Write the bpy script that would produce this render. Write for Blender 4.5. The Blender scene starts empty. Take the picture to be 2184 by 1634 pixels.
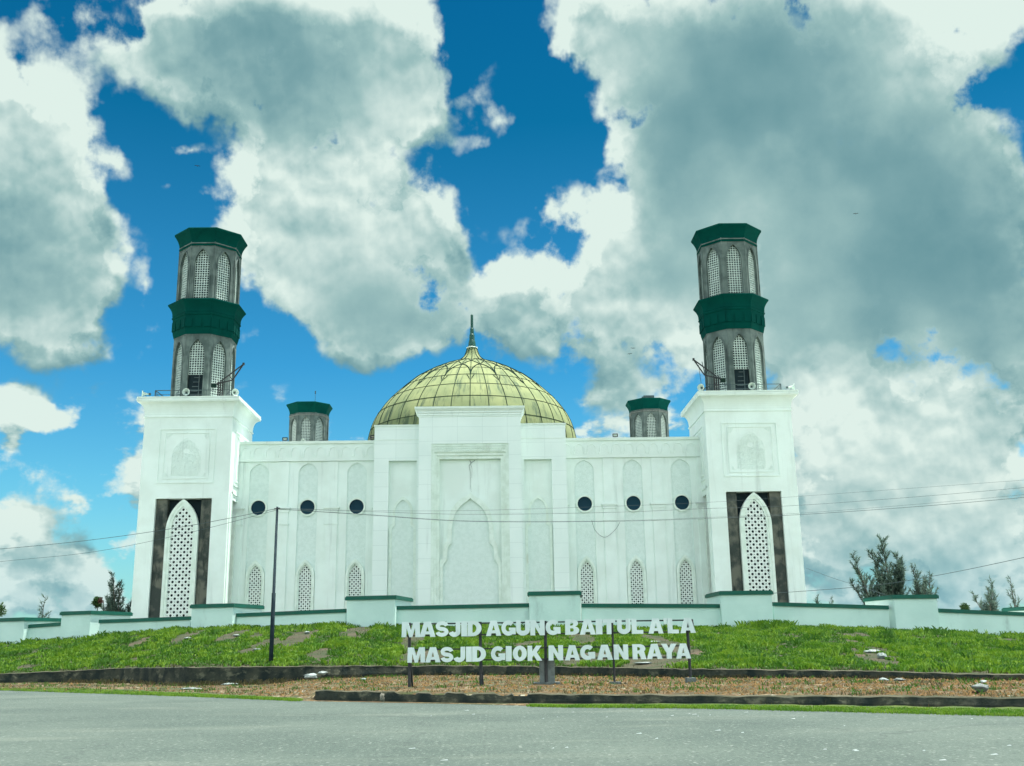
import bpy, math, random
from mathutils import Vector, Matrix, noise
from mathutils.geometry import tessellate_polygon
R_ = math.radians
sc = bpy.context.scene
col = sc.collection
random.seed(7)

# ------------------------------------------------------------------ camera
W, H, F = 2184.0, 1634.0, 2250.0
YAW, PITCH, ROLL, EYE = 0.0176, 0.2468, -0.0148, 1.6
fw = Vector((math.sin(YAW)*math.cos(PITCH), math.cos(YAW)*math.cos(PITCH), math.sin(PITCH)))
r0 = Vector((math.cos(YAW), -math.sin(YAW), 0)); u0 = r0.cross(fw)
rt = r0*math.cos(ROLL) + u0*math.sin(ROLL); up = -r0*math.sin(ROLL) + u0*math.cos(ROLL)
cd = bpy.data.cameras.new("camera"); cam = bpy.data.objects.new("camera", cd); col.objects.link(cam)
cam.matrix_world = Matrix.Translation((0, 0, EYE)) @ Matrix((rt, up, -fw)).transposed().to_4x4()
cd.sensor_width = 36; cd.lens = 36*F/W; cd.clip_start = .1; cd.clip_end = 8000
sc.camera = cam
def ray(a, b): return fw*F + rt*(a-W/2) - up*(b-H/2)
def atY(a, b, Y):
    d = ray(a, b); d = d*(Y/d.y); return Vector((d.x, d.y, d.z+EYE))
def atZ(a, b, Z=0.0):
    d = ray(a, b); d = d*((Z-EYE)/d.z); return Vector((d.x, d.y, Z))

# ------------------------------------------------------------------ light
SUN_D = Vector((0.225, 0.06, 0.97)).normalized()
SUN_EL = math.asin(SUN_D.z); SUN_AZ = math.atan2(SUN_D.x, SUN_D.y)
sd = bpy.data.lights.new("sun", 'SUN'); so = bpy.data.objects.new("sun", sd); col.objects.link(so)
sd.energy = 3.15; sd.angle = R_(.5); sd.color = (1, .97, .9)
so.rotation_euler = SUN_D.to_track_quat('Z', 'Y').to_euler()
sc.view_settings.view_transform = 'Standard'; sc.view_settings.look = 'None'
sc.view_settings.gamma = 1; sc.view_settings.exposure = 1.7
SKY_STRENGTH = 0.13

class NT:
    def __init__(s, tree): s.t = tree; s.n = tree.nodes; s.l = tree.links
    def node(s, ty, **kw):
        n = s.n.new(ty)
        for k, v in kw.items(): setattr(n, k, v)
        return n
    def put(s, sock, v):
        if v is None: return
        if hasattr(v, 'is_output'): s.l.new(v, sock)
        elif hasattr(v, 'outputs'): s.l.new(v.outputs[0], sock)
        else: sock.default_value = v
    def math(s, op, a, b=None, c=None, clamp=False):
        n = s.node('ShaderNodeMath', operation=op, use_clamp=clamp)
        s.put(n.inputs[0], a); s.put(n.inputs[1], b); s.put(n.inputs[2], c); return n.outputs[0]
    def vmath(s, op, a, b=None, scale=None):
        n = s.node('ShaderNodeVectorMath', operation=op)
        s.put(n.inputs[0], a); s.put(n.inputs[1], b)
        if scale is not None: s.put(n.inputs['Scale'], scale)
        return n.outputs['Value'] if op in ('DOT_PRODUCT', 'LENGTH') else n.outputs['Vector']
    def noise(s, vec, scale, detail=4, rough=.55, dist=0, dim='3D', typ=None):
        n = s.node('ShaderNodeTexNoise', noise_dimensions=dim)
        s.put(n.inputs['Vector'], vec); n.inputs['Scale'].default_value = scale
        n.inputs['Detail'].default_value = detail; n.inputs['Roughness'].default_value = rough
        n.inputs['Distortion'].default_value = dist
        return n.outputs['Fac']
    def noisec(s, vec, scale, detail=4, rough=.55):
        n = s.node('ShaderNodeTexNoise'); s.put(n.inputs['Vector'], vec)
        n.inputs['Scale'].default_value = scale; n.inputs['Detail'].default_value = detail
        n.inputs['Roughness'].default_value = rough
        return n.outputs['Color']
    def mix(s, fac, a, b, mode='MIX'):
        n = s.node('ShaderNodeMix', data_type='RGBA', blend_type=mode)
        s.put(n.inputs[0], fac)
        for sock, v in ((n.inputs[6], a), (n.inputs[7], b)):
            if isinstance(v, (tuple, list)) and len(v) == 3: v = (*v, 1)
            s.put(sock, v)
        return n.outputs[2]
    def ss(s, x, lo, hi, to0=0., to1=1., kind='SMOOTHSTEP'):
        n = s.node('ShaderNodeMapRange', interpolation_type=kind)
        s.put(n.inputs[0], x); n.inputs[1].default_value = lo; n.inputs[2].default_value = hi
        n.inputs[3].default_value = to0; n.inputs[4].default_value = to1
        return n.outputs[0]
    def ramp(s, fac, stops):
        n = s.node('ShaderNodeValToRGB'); s.put(n.inputs[0], fac); e = n.color_ramp.elements
        while len(e) < len(stops): e.new(.5)
        for el, (p, c) in zip(e, stops): el.position = p; el.color = (*c, 1)
        return n.outputs[0]

# clouds: soft lobes at sky directions (azimuth, elevation), edges broken by noise.
# u, v, half width, half height, weight, greyness
CL = [(-120,300,200,190,1,.2),(40,200,110,110,.9,.0),(50,330,130,130,1,.15),(150,400,95,90,.9,.1),(30,520,150,150,1,.6),(190,545,95,85,.8,.3),(120,620,120,90,.6,.35),(140,740,60,75,.45,.2),(10,690,70,80,.5,.2),(235,350,40,30,.35,.2),
 (260,40,150,70,.5,.25),(340,150,150,65,.62,.3),(480,100,210,110,1,.45),(650,130,230,150,1.1,.8),(820,80,150,130,1,.4),(560,20,260,70,1,.4),(880,180,70,90,.8,.3),(90,50,90,40,.32,.3),(720,240,200,90,1,.7),(1010,215,80,60,.42,.5),(985,310,40,45,.3,.5),(1030,40,60,40,.25,.3),
 (600,330,120,85,1,.0),(560,420,95,90,.95,.05),(700,360,150,100,1.1,.15),(840,360,110,110,1,.1),(740,470,220,110,1.2,.25),(920,480,80,60,.8,.05),(620,530,140,90,1,.35),(800,590,210,110,1.2,.8),(880,660,190,70,1.1,1.0),(740,660,110,70,.8,.8),(760,740,120,42,.7,.15),(920,735,160,55,.7,.5),(560,640,60,50,.3,.5),
 (1250,30,70,60,.8,.05),(1240,95,55,35,.75,.0),(1350,50,140,110,1,.5),(1420,180,130,120,1.1,.9),(1550,90,240,160,1.2,1),(1700,260,260,220,1.4,1.1),(1470,330,130,120,1.1,1),(1560,450,220,170,1.3,1.1),(1800,480,300,200,1.4,1.0),(1480,560,90,110,.9,.95),(1850,90,200,130,.9,.55),(1960,190,130,90,.9,.0),(2080,60,140,80,.85,.3),(1990,330,150,150,1.2,.5),(2030,540,170,160,1.2,.65),(1880,690,280,120,1.3,1.2),(2130,420,50,110,.6,.05),(2160,560,60,130,.7,.1),(1680,640,240,130,1.1,.9),(1660,760,170,50,.6,.7),(2100,740,130,70,.8,.8),
 (1200,460,55,50,.85,.0),(1300,440,55,60,.7,.0),(1330,530,95,100,1,.15),(1220,560,130,100,1.05,.15),(1100,605,90,50,.75,.05),(1120,670,190,85,1,.35),(1300,670,130,100,.95,.25),(1390,620,60,90,.6,.35),(1250,760,200,60,.45,.3),(1020,620,80,60,.8,.3),
 (1320,860,90,55,.45,.1),(1450,800,110,50,.35,.3),(1760,850,110,45,.75,.1),(1900,870,180,60,.85,.3),(2080,880,130,75,.8,.35),(1790,950,110,70,.8,.15),(1960,970,150,60,.75,.3),(2120,1010,130,80,.85,.2),(1800,1080,140,80,.95,.75),(1950,1110,120,50,.6,.3),(2110,1130,110,90,.8,.6),(1760,1170,50,40,.55,.0),(2000,1190,80,35,.5,.1),(1890,1240,70,40,.5,.0),(2140,1240,110,50,.6,.1),(1760,1250,60,35,.5,.1),(2090,1290,160,28,.6,.05),
 (110,888,48,30,.6,.1),(20,860,60,45,.45,.15),(70,995,75,35,.55,.25),(150,1035,50,25,.45,.2),(80,1090,95,45,.6,.35),(20,1140,70,50,.55,.4),(120,1190,75,45,.6,.25),(40,1240,90,50,.65,.35),(190,1245,60,32,.5,.1),(230,1290,90,30,.5,.1),(60,1310,110,30,.6,.1),(335,700,45,60,.6,.1),(395,315,38,20,.62,.1),(110,888,60,34,.5,.1),(60,1000,95,45,.6,.2),(160,1045,60,30,.5,.2),(90,1100,110,48,.6,.25),(140,1190,80,45,.6,.2),(60,1270,110,50,.6,.2),(230,1270,90,40,.6,.1),(30,870,50,40,.5,.1),(250,340,45,28,.5,.3),(310,630,28,60,.45,.3),(440,425,30,20,.3,.2),(90,700,90,70,.7,.3),(60,600,110,90,.8,.5),(185,690,45,80,.6,.2),(530,700,40,40,.35,.4),(1340,480,40,60,.6,.0),(1480,700,60,60,.5,.3),(1330,310,40,50,.5,.2),(1000,330,30,30,.35,.4),(1060,270,35,35,.4,.4),(1990,960,120,60,.6,.1),(1850,1010,90,60,.6,.3),(2040,1060,130,70,.6,.4),(1760,1040,60,80,.6,.4),(560,1240,60,30,.4,.1),(345,400,45,22,.3,.2),(10,930,30,40,.4,.2)]
def sky_pt(u, v):
    d = ray(u, v).normalized(); return math.atan2(d.x, d.y), math.asin(d.z)
def new_group(name, outs):
    g = bpy.data.node_groups.new(name, 'ShaderNodeTree')
    g.interface.new_socket("P", in_out='INPUT', socket_type='NodeSocketVector')
    for o in outs: g.interface.new_socket(o, in_out='OUTPUT', socket_type='NodeSocketFloat')
    t = NT(g); return g, t, t.node('NodeGroupInput').outputs[0], t.node('NodeGroupOutput')
def lobe_group():
    g, t, gi, go = new_group("cloud_lobes", ("field", "grey"))
    w1 = t.vmath('SUBTRACT', t.noisec(gi, 9, 5, .62), (.5, .5, .5)); w1 = t.vmath('MULTIPLY', w1, (.085, .075, 0))
    P = t.vmath('ADD', gi, w1)
    F_, G_ = None, None
    for (u, v, a, b, w, gr) in CL:
        az, el = sky_pt(u, v); m_ = (1.8 if v > 780 and u > 700 else 1.40)/F; k = m_/math.cos(el)
        tx = t.node('ShaderNodeTexGradient', gradient_type='SPHERICAL'); t.put(tx.inputs[0], P)
        sx_, sy_ = 1/(a*k), 1/(b*m_)
        tx.texture_mapping.scale = (sx_, sy_, 1); tx.texture_mapping.translation = (-az*sx_, -el*sy_, 0)
        gr *= .45 if v > 780 else 1.; f = tx.outputs['Fac']; w *= 2.1 if v > 780 and u > 700 else 1.7
        F_ = t.math('MULTIPLY', f, w) if F_ is None else t.math('MULTIPLY_ADD', f, w, F_)
        if gr > 0: G_ = t.math('MULTIPLY', f, gr*w) if G_ is None else t.math('MULTIPLY_ADD', f, gr*w, G_)
        continue
    # the rest of the sky, away from this view
    s = t.node('ShaderNodeSeparateXYZ'); t.put(s.inputs[0], gi)
    m = t.math('MAXIMUM', t.ss(t.math('ABSOLUTE', s.outputs[0]), .52, .75), t.ss(s.outputs[1], .6, .75))
    gen = t.math('MULTIPLY', t.ss(t.noise(gi, 3.1, 3, .5), .46, .62), m)
    # small far cumulus low over the horizon
    lv = t.vmath('MULTIPLY', gi, (1., 1.7, 1.)); band = t.math('MULTIPLY', t.ss(s.outputs[1], .015, .06), t.ss(s.outputs[1], .19, .27, 1, 0))
    low = t.math('MULTIPLY', t.math('MULTIPLY', t.ss(t.noise(lv, 13, 5, .55), .44, .64), band), 1.25)
    F_ = t.math('ADD', F_, low); G_ = t.math('MULTIPLY_ADD', low, .45, G_)
    t.put(go.inputs[0], t.math('ADD', F_, gen)); t.put(go.inputs[1], t.math('MULTIPLY_ADD', gen, .35, G_))
    return g
def detail_group():
    g, t, gi, go = new_group("cloud_detail", ("relief",))
    wv = t.vmath('ADD', gi, t.vmath('MULTIPLY', t.vmath('SUBTRACT', t.noisec(gi, 30, 3, .6), (.5, .5, .5)), (.02, .02, 0)))
    vo = t.node('ShaderNodeTexVoronoi', feature='F1', voronoi_dimensions='2D'); vo.inputs['Scale'].default_value = 13; vo.inputs['Detail'].default_value = 3.
    vo.inputs['Roughness'].default_value = .55; t.put(vo.inputs['Vector'], wv)
    puff = t.math('SUBTRACT', .42, vo.outputs['Distance'])
    n1 = t.math('SUBTRACT', t.noise(gi, 20, 6, .57, .2), .5); n2 = t.math('SUBTRACT', t.noise(gi, 7, 4, .5), .5)
    t.put(go.inputs[0], t.math('MULTIPLY_ADD', puff, .75, t.math('MULTIPLY_ADD', n1, .85, t.math('MULTIPLY', n2, .6))))
    return g
world = bpy.data.worlds.new("World"); sc.world = world; world.use_nodes = True
wt = world.node_tree; wt.nodes.clear(); t = NT(wt)
out = t.node('ShaderNodeOutputWorld'); bg = t.node('ShaderNodeBackground'); wt.links.new(bg.outputs[0], out.inputs[0])
sky = t.node('ShaderNodeTexSky', sky_type='NISHITA'); sky.sun_disc = False
sky.sun_elevation = SUN_EL; sky.sun_rotation = SUN_AZ; sky.air_density = 1.0; sky.dust_density = .6; sky.ozone_density = 1.5
tc = t.node('ShaderNodeTexCoord'); D = t.vmath('NORMALIZE', tc.outputs['Generated'])
s = t.node('ShaderNodeSeparateXYZ'); t.put(s.inputs[0], D)
az = t.math('ARCTAN2', s.outputs[0], s.outputs[1]); el = t.math('ARCSINE', s.outputs[2])
c = t.node('ShaderNodeCombineXYZ'); t.put(c.inputs[0], az); t.put(c.inputs[1], el)
LG, DG = lobe_group(), detail_group()
def lobes(off):
    g = t.node('ShaderNodeGroup', node_tree=LG); t.put(g.inputs[0], t.vmath('ADD', c.outputs[0], off) if off else c); return g.outputs[0], g.outputs[1]
def detail(off):
    g = t.node('ShaderNodeGroup', node_tree=DG); t.put(g.inputs[0], t.vmath('ADD', c.outputs[0], off) if off else c); return g.outputs[0]
F1, grey = lobes(None); F2, _g = lobes((-.010, .030, 0))
d1, d2 = detail(None), detail((.003, .009, 0))
gapn = t.ss(t.noise(c.outputs[0], 10, 6, .6), .33, .60, .30, 1.12)
sat = t.math('MINIMUM', t.math('MULTIPLY', F1, gapn), 1.6)
field = t.math('MULTIPLY_ADD', d1, t.ss(F1, 0, .3), sat)
maskc = t.ss(field, .06, .80)
lit = t.math('MULTIPLY_ADD', t.math('SUBTRACT', d1, d2), 1.15, t.math('MULTIPLY', t.math('SUBTRACT', sat, t.math('MINIMUM', t.math('MULTIPLY', F2, gapn), 1.6)), 1.15))
thick = t.ss(grey, .1, 3.0, 0, 1, 'LINEAR')
n_a = t.noise(c.outputs[0], 4.6, 3, .5); n_b = t.noise(c.outputs[0], 13, 5, .55)
shade = t.math('MULTIPLY_ADD', t.math('POWER', thick, .8), .52, .12)
soft = t.math('MULTIPLY_ADD', thick, -.62, .62)
shade = t.math('SUBTRACT', shade, t.math('MULTIPLY', lit, soft))
shade = t.math('ADD', shade, t.math('MULTIPLY_ADD', t.ss(n_a, .3, .7), .55, -.29))
shade = t.math('ADD', shade, t.math('MULTIPLY_ADD', n_b, .6, -.3))
rim = t.ss(field, .5, 1.1, -.08, .02); shade = t.math('ADD', shade, rim)
k = .76/SKY_STRENGTH
ccol = t.ramp(shade, [(0, (.300*k, .355*k, .330*k)), (.22, (.215*k, .282*k, .270*k)), (.45, (.132*k, .21*k, .208*k)), (.7, (.082*k, .155*k, .165*k)), (1, (.052*k, .120*k, .135*k))])
# unseen clouds overhead and behind the camera, brightened as added fill for the facade
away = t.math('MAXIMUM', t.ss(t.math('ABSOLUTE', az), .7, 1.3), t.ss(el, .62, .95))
fill_boost = t.math('MULTIPLY_ADD', away, 7.0, 1.)
cb = t.node('ShaderNodeCombineXYZ'); [t.put(cb.inputs[i_], t.math('MULTIPLY', fill_boost, t.math('MULTIPLY_ADD', away, q_, 1.))) for i_, q_ in ((0, .22), (1, 0.), (2, -.02))]
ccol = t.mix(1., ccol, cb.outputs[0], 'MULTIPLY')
# clear sky: Nishita, deepened toward the zenith side as in the photo
tint = t.ramp(t.ss(el, 0., .62, kind='LINEAR'), [(0, (.22, .37, .35)), (.25, (.12, .33, .36)), (.42, (.055, .27, .34)), (.79, (.006, .17, .22)), (1, (.004, .15, .21))])
clear = t.mix(1., sky.outputs[0], tint, 'MULTIPLY')
clear = t.mix(1., clear, (.95, .95, .95), 'MULTIPLY')
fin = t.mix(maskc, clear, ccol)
hz = t.ss(el, .0, .13); fin = t.mix(t.math('MULTIPLY_ADD', hz, -.35, .35), fin, (.105*k, .225*k, .275*k))
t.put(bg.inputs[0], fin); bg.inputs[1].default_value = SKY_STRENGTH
world.cycles.sampling_method = 'MANUAL'; world.cycles.sample_map_resolution = 512

# ------------------------------------------------------------------ helpers
class MB:
    def __init__(s): s.v = []; s.f = []; s.M = Matrix.Identity(4)
    def P(s, *pts):
        i = len(s.v)
        for p in pts: s.v.append(tuple(s.M @ Vector(p)))
        return i
    def quad(s, a, b, c, d): i = s.P(a, b, c, d); s.f.append((i, i+1, i+2, i+3))
    def box(s, x0, x1, y0, y1, z0, z1):
        i = s.P((x0,y0,z0),(x1,y0,z0),(x1,y1,z0),(x0,y1,z0),(x0,y0,z1),(x1,y0,z1),(x1,y1,z1),(x0,y1,z1))
        for f in ((0,3,2,1),(4,5,6,7),(0,1,5,4),(1,2,6,5),(2,3,7,6),(3,0,4,7)): s.f.append(tuple(i+k for k in f))
    def beam(s, a, b, w, h=None):
        h = h or w; a, b = Vector(a), Vector(b); d = (b-a).normalized()
        q = d.orthogonal().normalized() if abs(d.z) > .99 else d.cross(Vector((0,0,1))).normalized(); r = d.cross(q)
        pts = [p+q*sx*w/2+r*sy*h/2 for p in (a, b) for sx, sy in ((-1,-1),(1,-1),(1,1),(-1,1))]
        i = s.P(*pts)
        for f in ((0,1,2,3),(7,6,5,4),(0,4,5,1),(1,5,6,2),(2,6,7,3),(3,7,4,0)): s.f.append(tuple(i+k for k in f))
    def tube(s, path, r, n=6, cap=True):
        path = [Vector(p) for p in path]; rings = []
        q = None
        for j, p in enumerate(path):
            d = (path[min(j+1, len(path)-1)] - path[max(j-1, 0)]).normalized()
            if q is None: q = d.orthogonal().normalized()
            q = (q - d*q.dot(d)).normalized(); b = d.cross(q)
            rr = r[j] if isinstance(r, (list, tuple)) else r
            rings.append(s.P(*[p+(q*math.cos(2*math.pi*k/n)+b*math.sin(2*math.pi*k/n))*rr for k in range(n)]))
        for a, b in zip(rings, rings[1:]):
            for k in range(n): s.f.append((a+k, a+(k+1)%n, b+(k+1)%n, b+k))
        if cap: s.f.append(tuple(rings[0]+k for k in range(n))[::-1]); s.f.append(tuple(rings[-1]+k for k in range(n)))
    def lathe(s, prof, n=32, ph=0., c=(0,0), cap=True):
        rings = []
        for (r, z) in prof:
            rings.append(s.P(*[(c[0]+r*math.cos(ph+2*math.pi*k/n), c[1]+r*math.sin(ph+2*math.pi*k/n), z) for k in range(n)]))
        for a, b in zip(rings, rings[1:]):
            for k in range(n): s.f.append((a+k, a+(k+1)%n, b+(k+1)%n, b+k))
        if cap: s.f.append(tuple(rings[-1]+k for k in range(n))); s.f.append(tuple(rings[0]+k for k in range(n))[::-1])
    def plate(s, outer, holes, y, reveal=0., orev=0.):      # faces -Y, points are (x, z)
        polys = [[Vector((p[0], p[1], 0)) for p in poly] for poly in [outer]+holes]
        flat = [p for poly in polys for p in poly]
        i = s.P(*[(p.x, y, p.y) for p in flat])
        for tri in tessellate_polygon(polys): s.f.append(tuple(i+k for k in tri))
        for hl in holes:
            if reveal: s.wall(hl, y, y+reveal)
        if orev: s.wall(outer, y, y+orev)
    def wall(s, poly, y0, y1, closed=True):
        n = len(poly); a = s.P(*[(p[0], y0, p[1]) for p in poly]); b = s.P(*[(p[0], y1, p[1]) for p in poly])
        for k in range(n if closed else n-1): s.f.append((a+k, a+(k+1)%n, b+(k+1)%n, b+k))
    def band(s, outer, inner, y0, y1):                      # raised strip between two open polylines
        n = len(outer)
        a = s.P(*[(p[0], y0, p[1]) for p in outer]); b = s.P(*[(p[0], y0, p[1]) for p in inner])
        for k in range(n-1): s.f.append((a+k, a+k+1, b+k+1, b+k))
        s.wall(outer, y0, y1, False); s.wall(inner, y0, y1, False)
    def build(s, name, mat, parent=None, smooth=False):
        me = bpy.data.meshes.new(name); me.from_pydata(s.v, [], s.f); me.update()
        if smooth: me.polygons.foreach_set('use_smooth', [True]*len(me.polygons))
        me.materials.append(mat); o = bpy.data.objects.new(name, me); col.objects.link(o)
        if parent: o.parent = parent; o.matrix_parent_inverse = parent.matrix_world.inverted() if False else Matrix.Translation(-parent_loc(parent))
        return o
def parent_loc(o):
    v = Vector((0,0,0))
    while o: v += o.location; o = o.parent if o.parent and False else None
    return v
def tag(o, label=None, cat=None, group=None, kind=None):
    if label: o['label'] = label
    if cat: o['category'] = cat
    if group: o['group'] = group
    if kind: o['kind'] = kind
    return o
def empty(name, loc=(0,0,0)):
    o = bpy.data.objects.new(name, None); o.location = loc; o.empty_display_size = .3; col.objects.link(o); return o
def arch(cx, z0, zs, za, hw, n=10):
    L = []
    for k in range(n+1):
        a = R_(60)*k/n; L.append((cx-(2*hw*math.cos(a)-hw), zs+(za-zs)*math.sin(a)/math.sin(R_(60))))
    Rr = [(2*cx-x, z) for x, z in reversed(L[:-1])]
    return [(cx-hw, z0)] + L + Rr + [(cx+hw, z0)]
def circle(cx, cz, r, n=28): return [(cx+r*math.cos(2*math.pi*k/n), cz+r*math.sin(2*math.pi*k/n)) for k in range(n)]
def rect(x0, x1, z0, z1): return [(x0,z0),(x1,z0),(x1,z1),(x0,z1)]
def T(x, y, z, rz=0.): return Matrix.Translation((x, y, z)) @ Matrix.Rotation(rz, 4, 'Z')

# ------------------------------------------------------------------ materials
def mat(name, c1, c2=None, scale=1., detail=6, rough=.7, bump=0., bscale=None, streak=None, lo=.35, hi=.65, spec=.3, coords='Object', extra=None, metal=0.):
    m = bpy.data.materials.new(name); m.use_nodes = True; tr = m.node_tree; t = NT(tr)
    b = tr.nodes['Principled BSDF']; b.inputs['Roughness'].default_value = rough
    b.inputs['Specular IOR Level'].default_value = spec; b.inputs['Metallic'].default_value = metal
    tcn = t.node('ShaderNodeTexCoord'); vec = tcn.outputs[coords]
    cc = (*c1, 1)
    if c2: cc = t.mix(t.ss(t.noise(vec, scale, detail), lo, hi), c1, c2)
    if streak:                                              # (colour, amount, horizontal scale, vertical scale, lo, hi)
        sv = t.vmath('MULTIPLY', vec, (streak[2], streak[2], streak[3]))
        n = t.ss(t.noise(sv, 1., 6, .65), streak[4], streak[5], 0, streak[1])
        cc = t.mix(n, cc, streak[0])
    if extra: cc = extra(t, vec, cc)
    t.put(b.inputs['Base Color'], cc)
    if bump:
        bn = t.node('ShaderNodeBump'); bn.inputs['Strength'].default_value = bump; bn.inputs['Distance'].default_value = .05
        t.put(bn.inputs['Height'], t.noise(vec, bscale or scale*6, 6, .6)); t.put(b.inputs['Normal'], bn)
    return m
def tiles(t, vec, cc):
    br = t.node('ShaderNodeTexBrick'); br.offset = .0; br.squash = 1.
    s = t.node('ShaderNodeSeparateXYZ'); t.put(s.inputs[0], vec); c = t.node('ShaderNodeCombineXYZ')
    t.put(c.inputs[0], t.math('ADD', s.outputs[0], s.outputs[1])); t.put(c.inputs[1], s.outputs[2]); t.put(br.inputs['Vector'], c)
    br.inputs['Scale'].default_value = 1.; br.inputs['Mortar Size'].default_value = .025; br.inputs['Brick Width'].default_value = 2.62
    br.inputs['Row Height'].default_value = 1.52; br.inputs['Mortar Smooth'].default_value = .3
    br.inputs['Color1'].default_value = (1,1,1,1); br.inputs['Color2'].default_value = (.97,.975,.97,1); br.inputs['Mortar'].default_value = (.84,.86,.86,1)
    return t.mix(1., cc, br.outputs[0], 'MULTIPLY')
WH = (.79, .90, .845)
M = {}
M['white'] = mat('white_plaster', WH, (.72,.82,.76), .35, 6, .75, .15, 8, streak=((.42,.50,.46), .55, 1.3, .09, .56, .80))
M['marble'] = mat('white_marble', (.80,.90,.855), (.75,.855,.81), .25, 5, .5, streak=((.45,.53,.50), .5, 1.1, .07, .58, .8), extra=tiles)
M['relief'] = mat('rough_plaster', (.71,.83,.78), (.65,.775,.72), 3., 8, .9, .6, 14)
M['trim'] = mat('white_trim', (.76,.86,.78), (.69,.79,.71), .8, 5, .6, streak=((.3,.3,.25), .7, 2.2, .5, .62, .78))
M['screen'] = mat('white_screen', (.80,.88,.83), (.72,.80,.75), 2, 5, .6)
M['lattice'] = mat('minaret_lattice', (.56,.67,.62), (.42,.52,.48), 1.5, 5, .7)
M['frame'] = mat('window_surround', (.76,.87,.79), (.66,.77,.68), 1.3, 5, .55, streak=((.45,.43,.33), .5, 2, .6, .58, .8))
M['navy'] = mat('dark_glass', (.004,.03,.05), (.005,.038,.06), .5, 3, .6, spec=.15)
M['dark'] = mat('dark_interior', (.01,.022,.028), (.014,.03,.036), 1, 3, .9)  # near-black colour stands in for unlit space behind the openings
M['concrete'] = mat('weathered_concrete', (.15,.195,.18), (.08,.112,.104), .9, 8, .85, .3, 10, streak=((.035,.05,.048), .8, 1.6, .22, .5, .74))
M['concrete2'] = mat('stained_concrete', (.145,.15,.12), (.05,.063,.056), .8, 8, .9, .4, 8, streak=((.02,.03,.028), .85, 1.2, .25, .5, .66), lo=.4, hi=.6)
M['green'] = mat('green_paint', (.0004,.056,.045), (.0003,.048,.040), .7, 5, .85, spec=.04, streak=((.0003,.030,.026), .6, 1.4, .3, .5, .75))
M['capgreen'] = mat('green_coping_paint', (.002,.105,.072), (.005,.09,.06), 1.5, 6, .55, streak=((.02,.06,.045), .6, 1, 1, .55, .75))
M['wall'] = mat('boundary_plaster', (.60,.80,.74), (.52,.72,.665), .35, 7, .8, .2, 6, streak=((.27,.40,.37), .65, .7, .28, .57, .78))
def dome_x(t, vec, cc):
    s = t.node('ShaderNodeSeparateXYZ'); t.put(s.inputs[0], vec)
    a = t.math('MULTIPLY', t.math('ARCTAN2', s.outputs[0], s.outputs[1]), 9.)
    c = t.node('ShaderNodeCombineXYZ'); t.put(c.inputs[0], a); t.put(c.inputs[1], t.math('MULTIPLY', s.outputs[2], .13))
    n = t.noise(c.outputs[0], 1.6, 7, .68)
    cc = t.mix(t.ss(n, .50, .64, 0, .8), cc, (.06,.095,.065))
    n2 = t.noise(c.outputs[0], 3.1, 5, .6)
    return t.mix(t.ss(n2, .53, .70, 0, .6), cc, (.13,.16,.08))
M['dome'] = mat('dome_panels', (.252,.290,.142), (.192,.236,.120), .35, 6, .85, spec=.08, extra=dome_x)
M['rib'] = mat('dark_rib', (.012,.030,.024), (.02,.038,.028), 1, 4, .95, spec=.02)
M['finial'] = mat('green_finial', (.01,.07,.055), (.02,.09,.07), 2, 4, .5)
M['steel'] = mat('black_steel', (.012,.018,.022), (.03,.03,.03), 3, 4, .5)
M['rail'] = mat('grey_rail', (.04,.07,.08), (.07,.10,.10), 3, 4, .5)
M['horn'] = mat('horn_speaker_shell', (.55,.66,.60), (.45,.56,.50), 4, 4, .5)
def rusty(t, vec, cc):
    s = t.node('ShaderNodeSeparateXYZ'); t.put(s.inputs[0], vec)
    f = t.math('MULTIPLY', t.ss(s.outputs[2], .3, 1.5, 1, 0), t.ss(t.noise(vec, 3, 6), .3, .6))
    return t.mix(f, cc, (.10,.03,.015))
M['pole'] = mat('painted_pole', (.010,.022,.030), (.02,.035,.042), 3, 4, .75, spec=.1, extra=rusty)
M['letter'] = mat('letter_face', (.72,.86,.84), (.62,.76,.74), .9, 5, .45, streak=((.36,.46,.43), .5, 3, .8, .55, .8))
M['asphalt'] = None
M['bark'] = mat('bark', (.05,.05,.04), (.09,.085,.07), 4, 5, .9)
M['plinth'] = mat('grey_concrete', (.17,.20,.19), (.11,.13,.12), 4, 6, .9, .4)
M['bag'] = mat('plastic_sack', (.27,.33,.31), (.17,.21,.20), 5, 5, .5)
M['stone'] = mat('pale_stone', (.20,.20,.16), (.11,.11,.085), 6, 5, .9, .4)

# ------------------------------------------------------------------ the mosque
X0 = -2.59
mosque = empty('mosque', (X0, 112, 0))
tag(mosque, 'large white mosque with a ribbed yellow-green dome, two square towers and green-crowned minarets', 'mosque')
BZ = 1.0                                                     # buried foot of the building
def hole_cell(mb, cx, cz, c, y, th, kind):
    n = 16; o = []; h = []
    for k in range(n):
        a = 2*math.pi*k/n + math.pi/4; ca, sa = math.cos(a), math.sin(a); m = max(abs(ca), abs(sa))
        o.append((cx+ca/m*c/2, cz+sa/m*c/2))
        if kind == 0: r = .40*c
        elif kind == 1: r = (.52 if k % 4 == 0 else .13 if k % 2 else .10)*c
        elif kind == 2: r = .33*c/m
        else: r = (.46 if k % 4 == 2 else .16)*c
        h.append((cx+ca*r, cz+sa*r))
    a = mb.P(*[(p[0], y, p[1]) for p in o]); b = mb.P(*[(p[0], y, p[1]) for p in h]); d = mb.P(*[(p[0], y+th, p[1]) for p in h])
    for k in range(n):
        k2 = (k+1) % n; mb.f.append((a+k, a+k2, b+k2, b+k)); mb.f.append((b+k, b+k2, d+k2, d+k))
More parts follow.
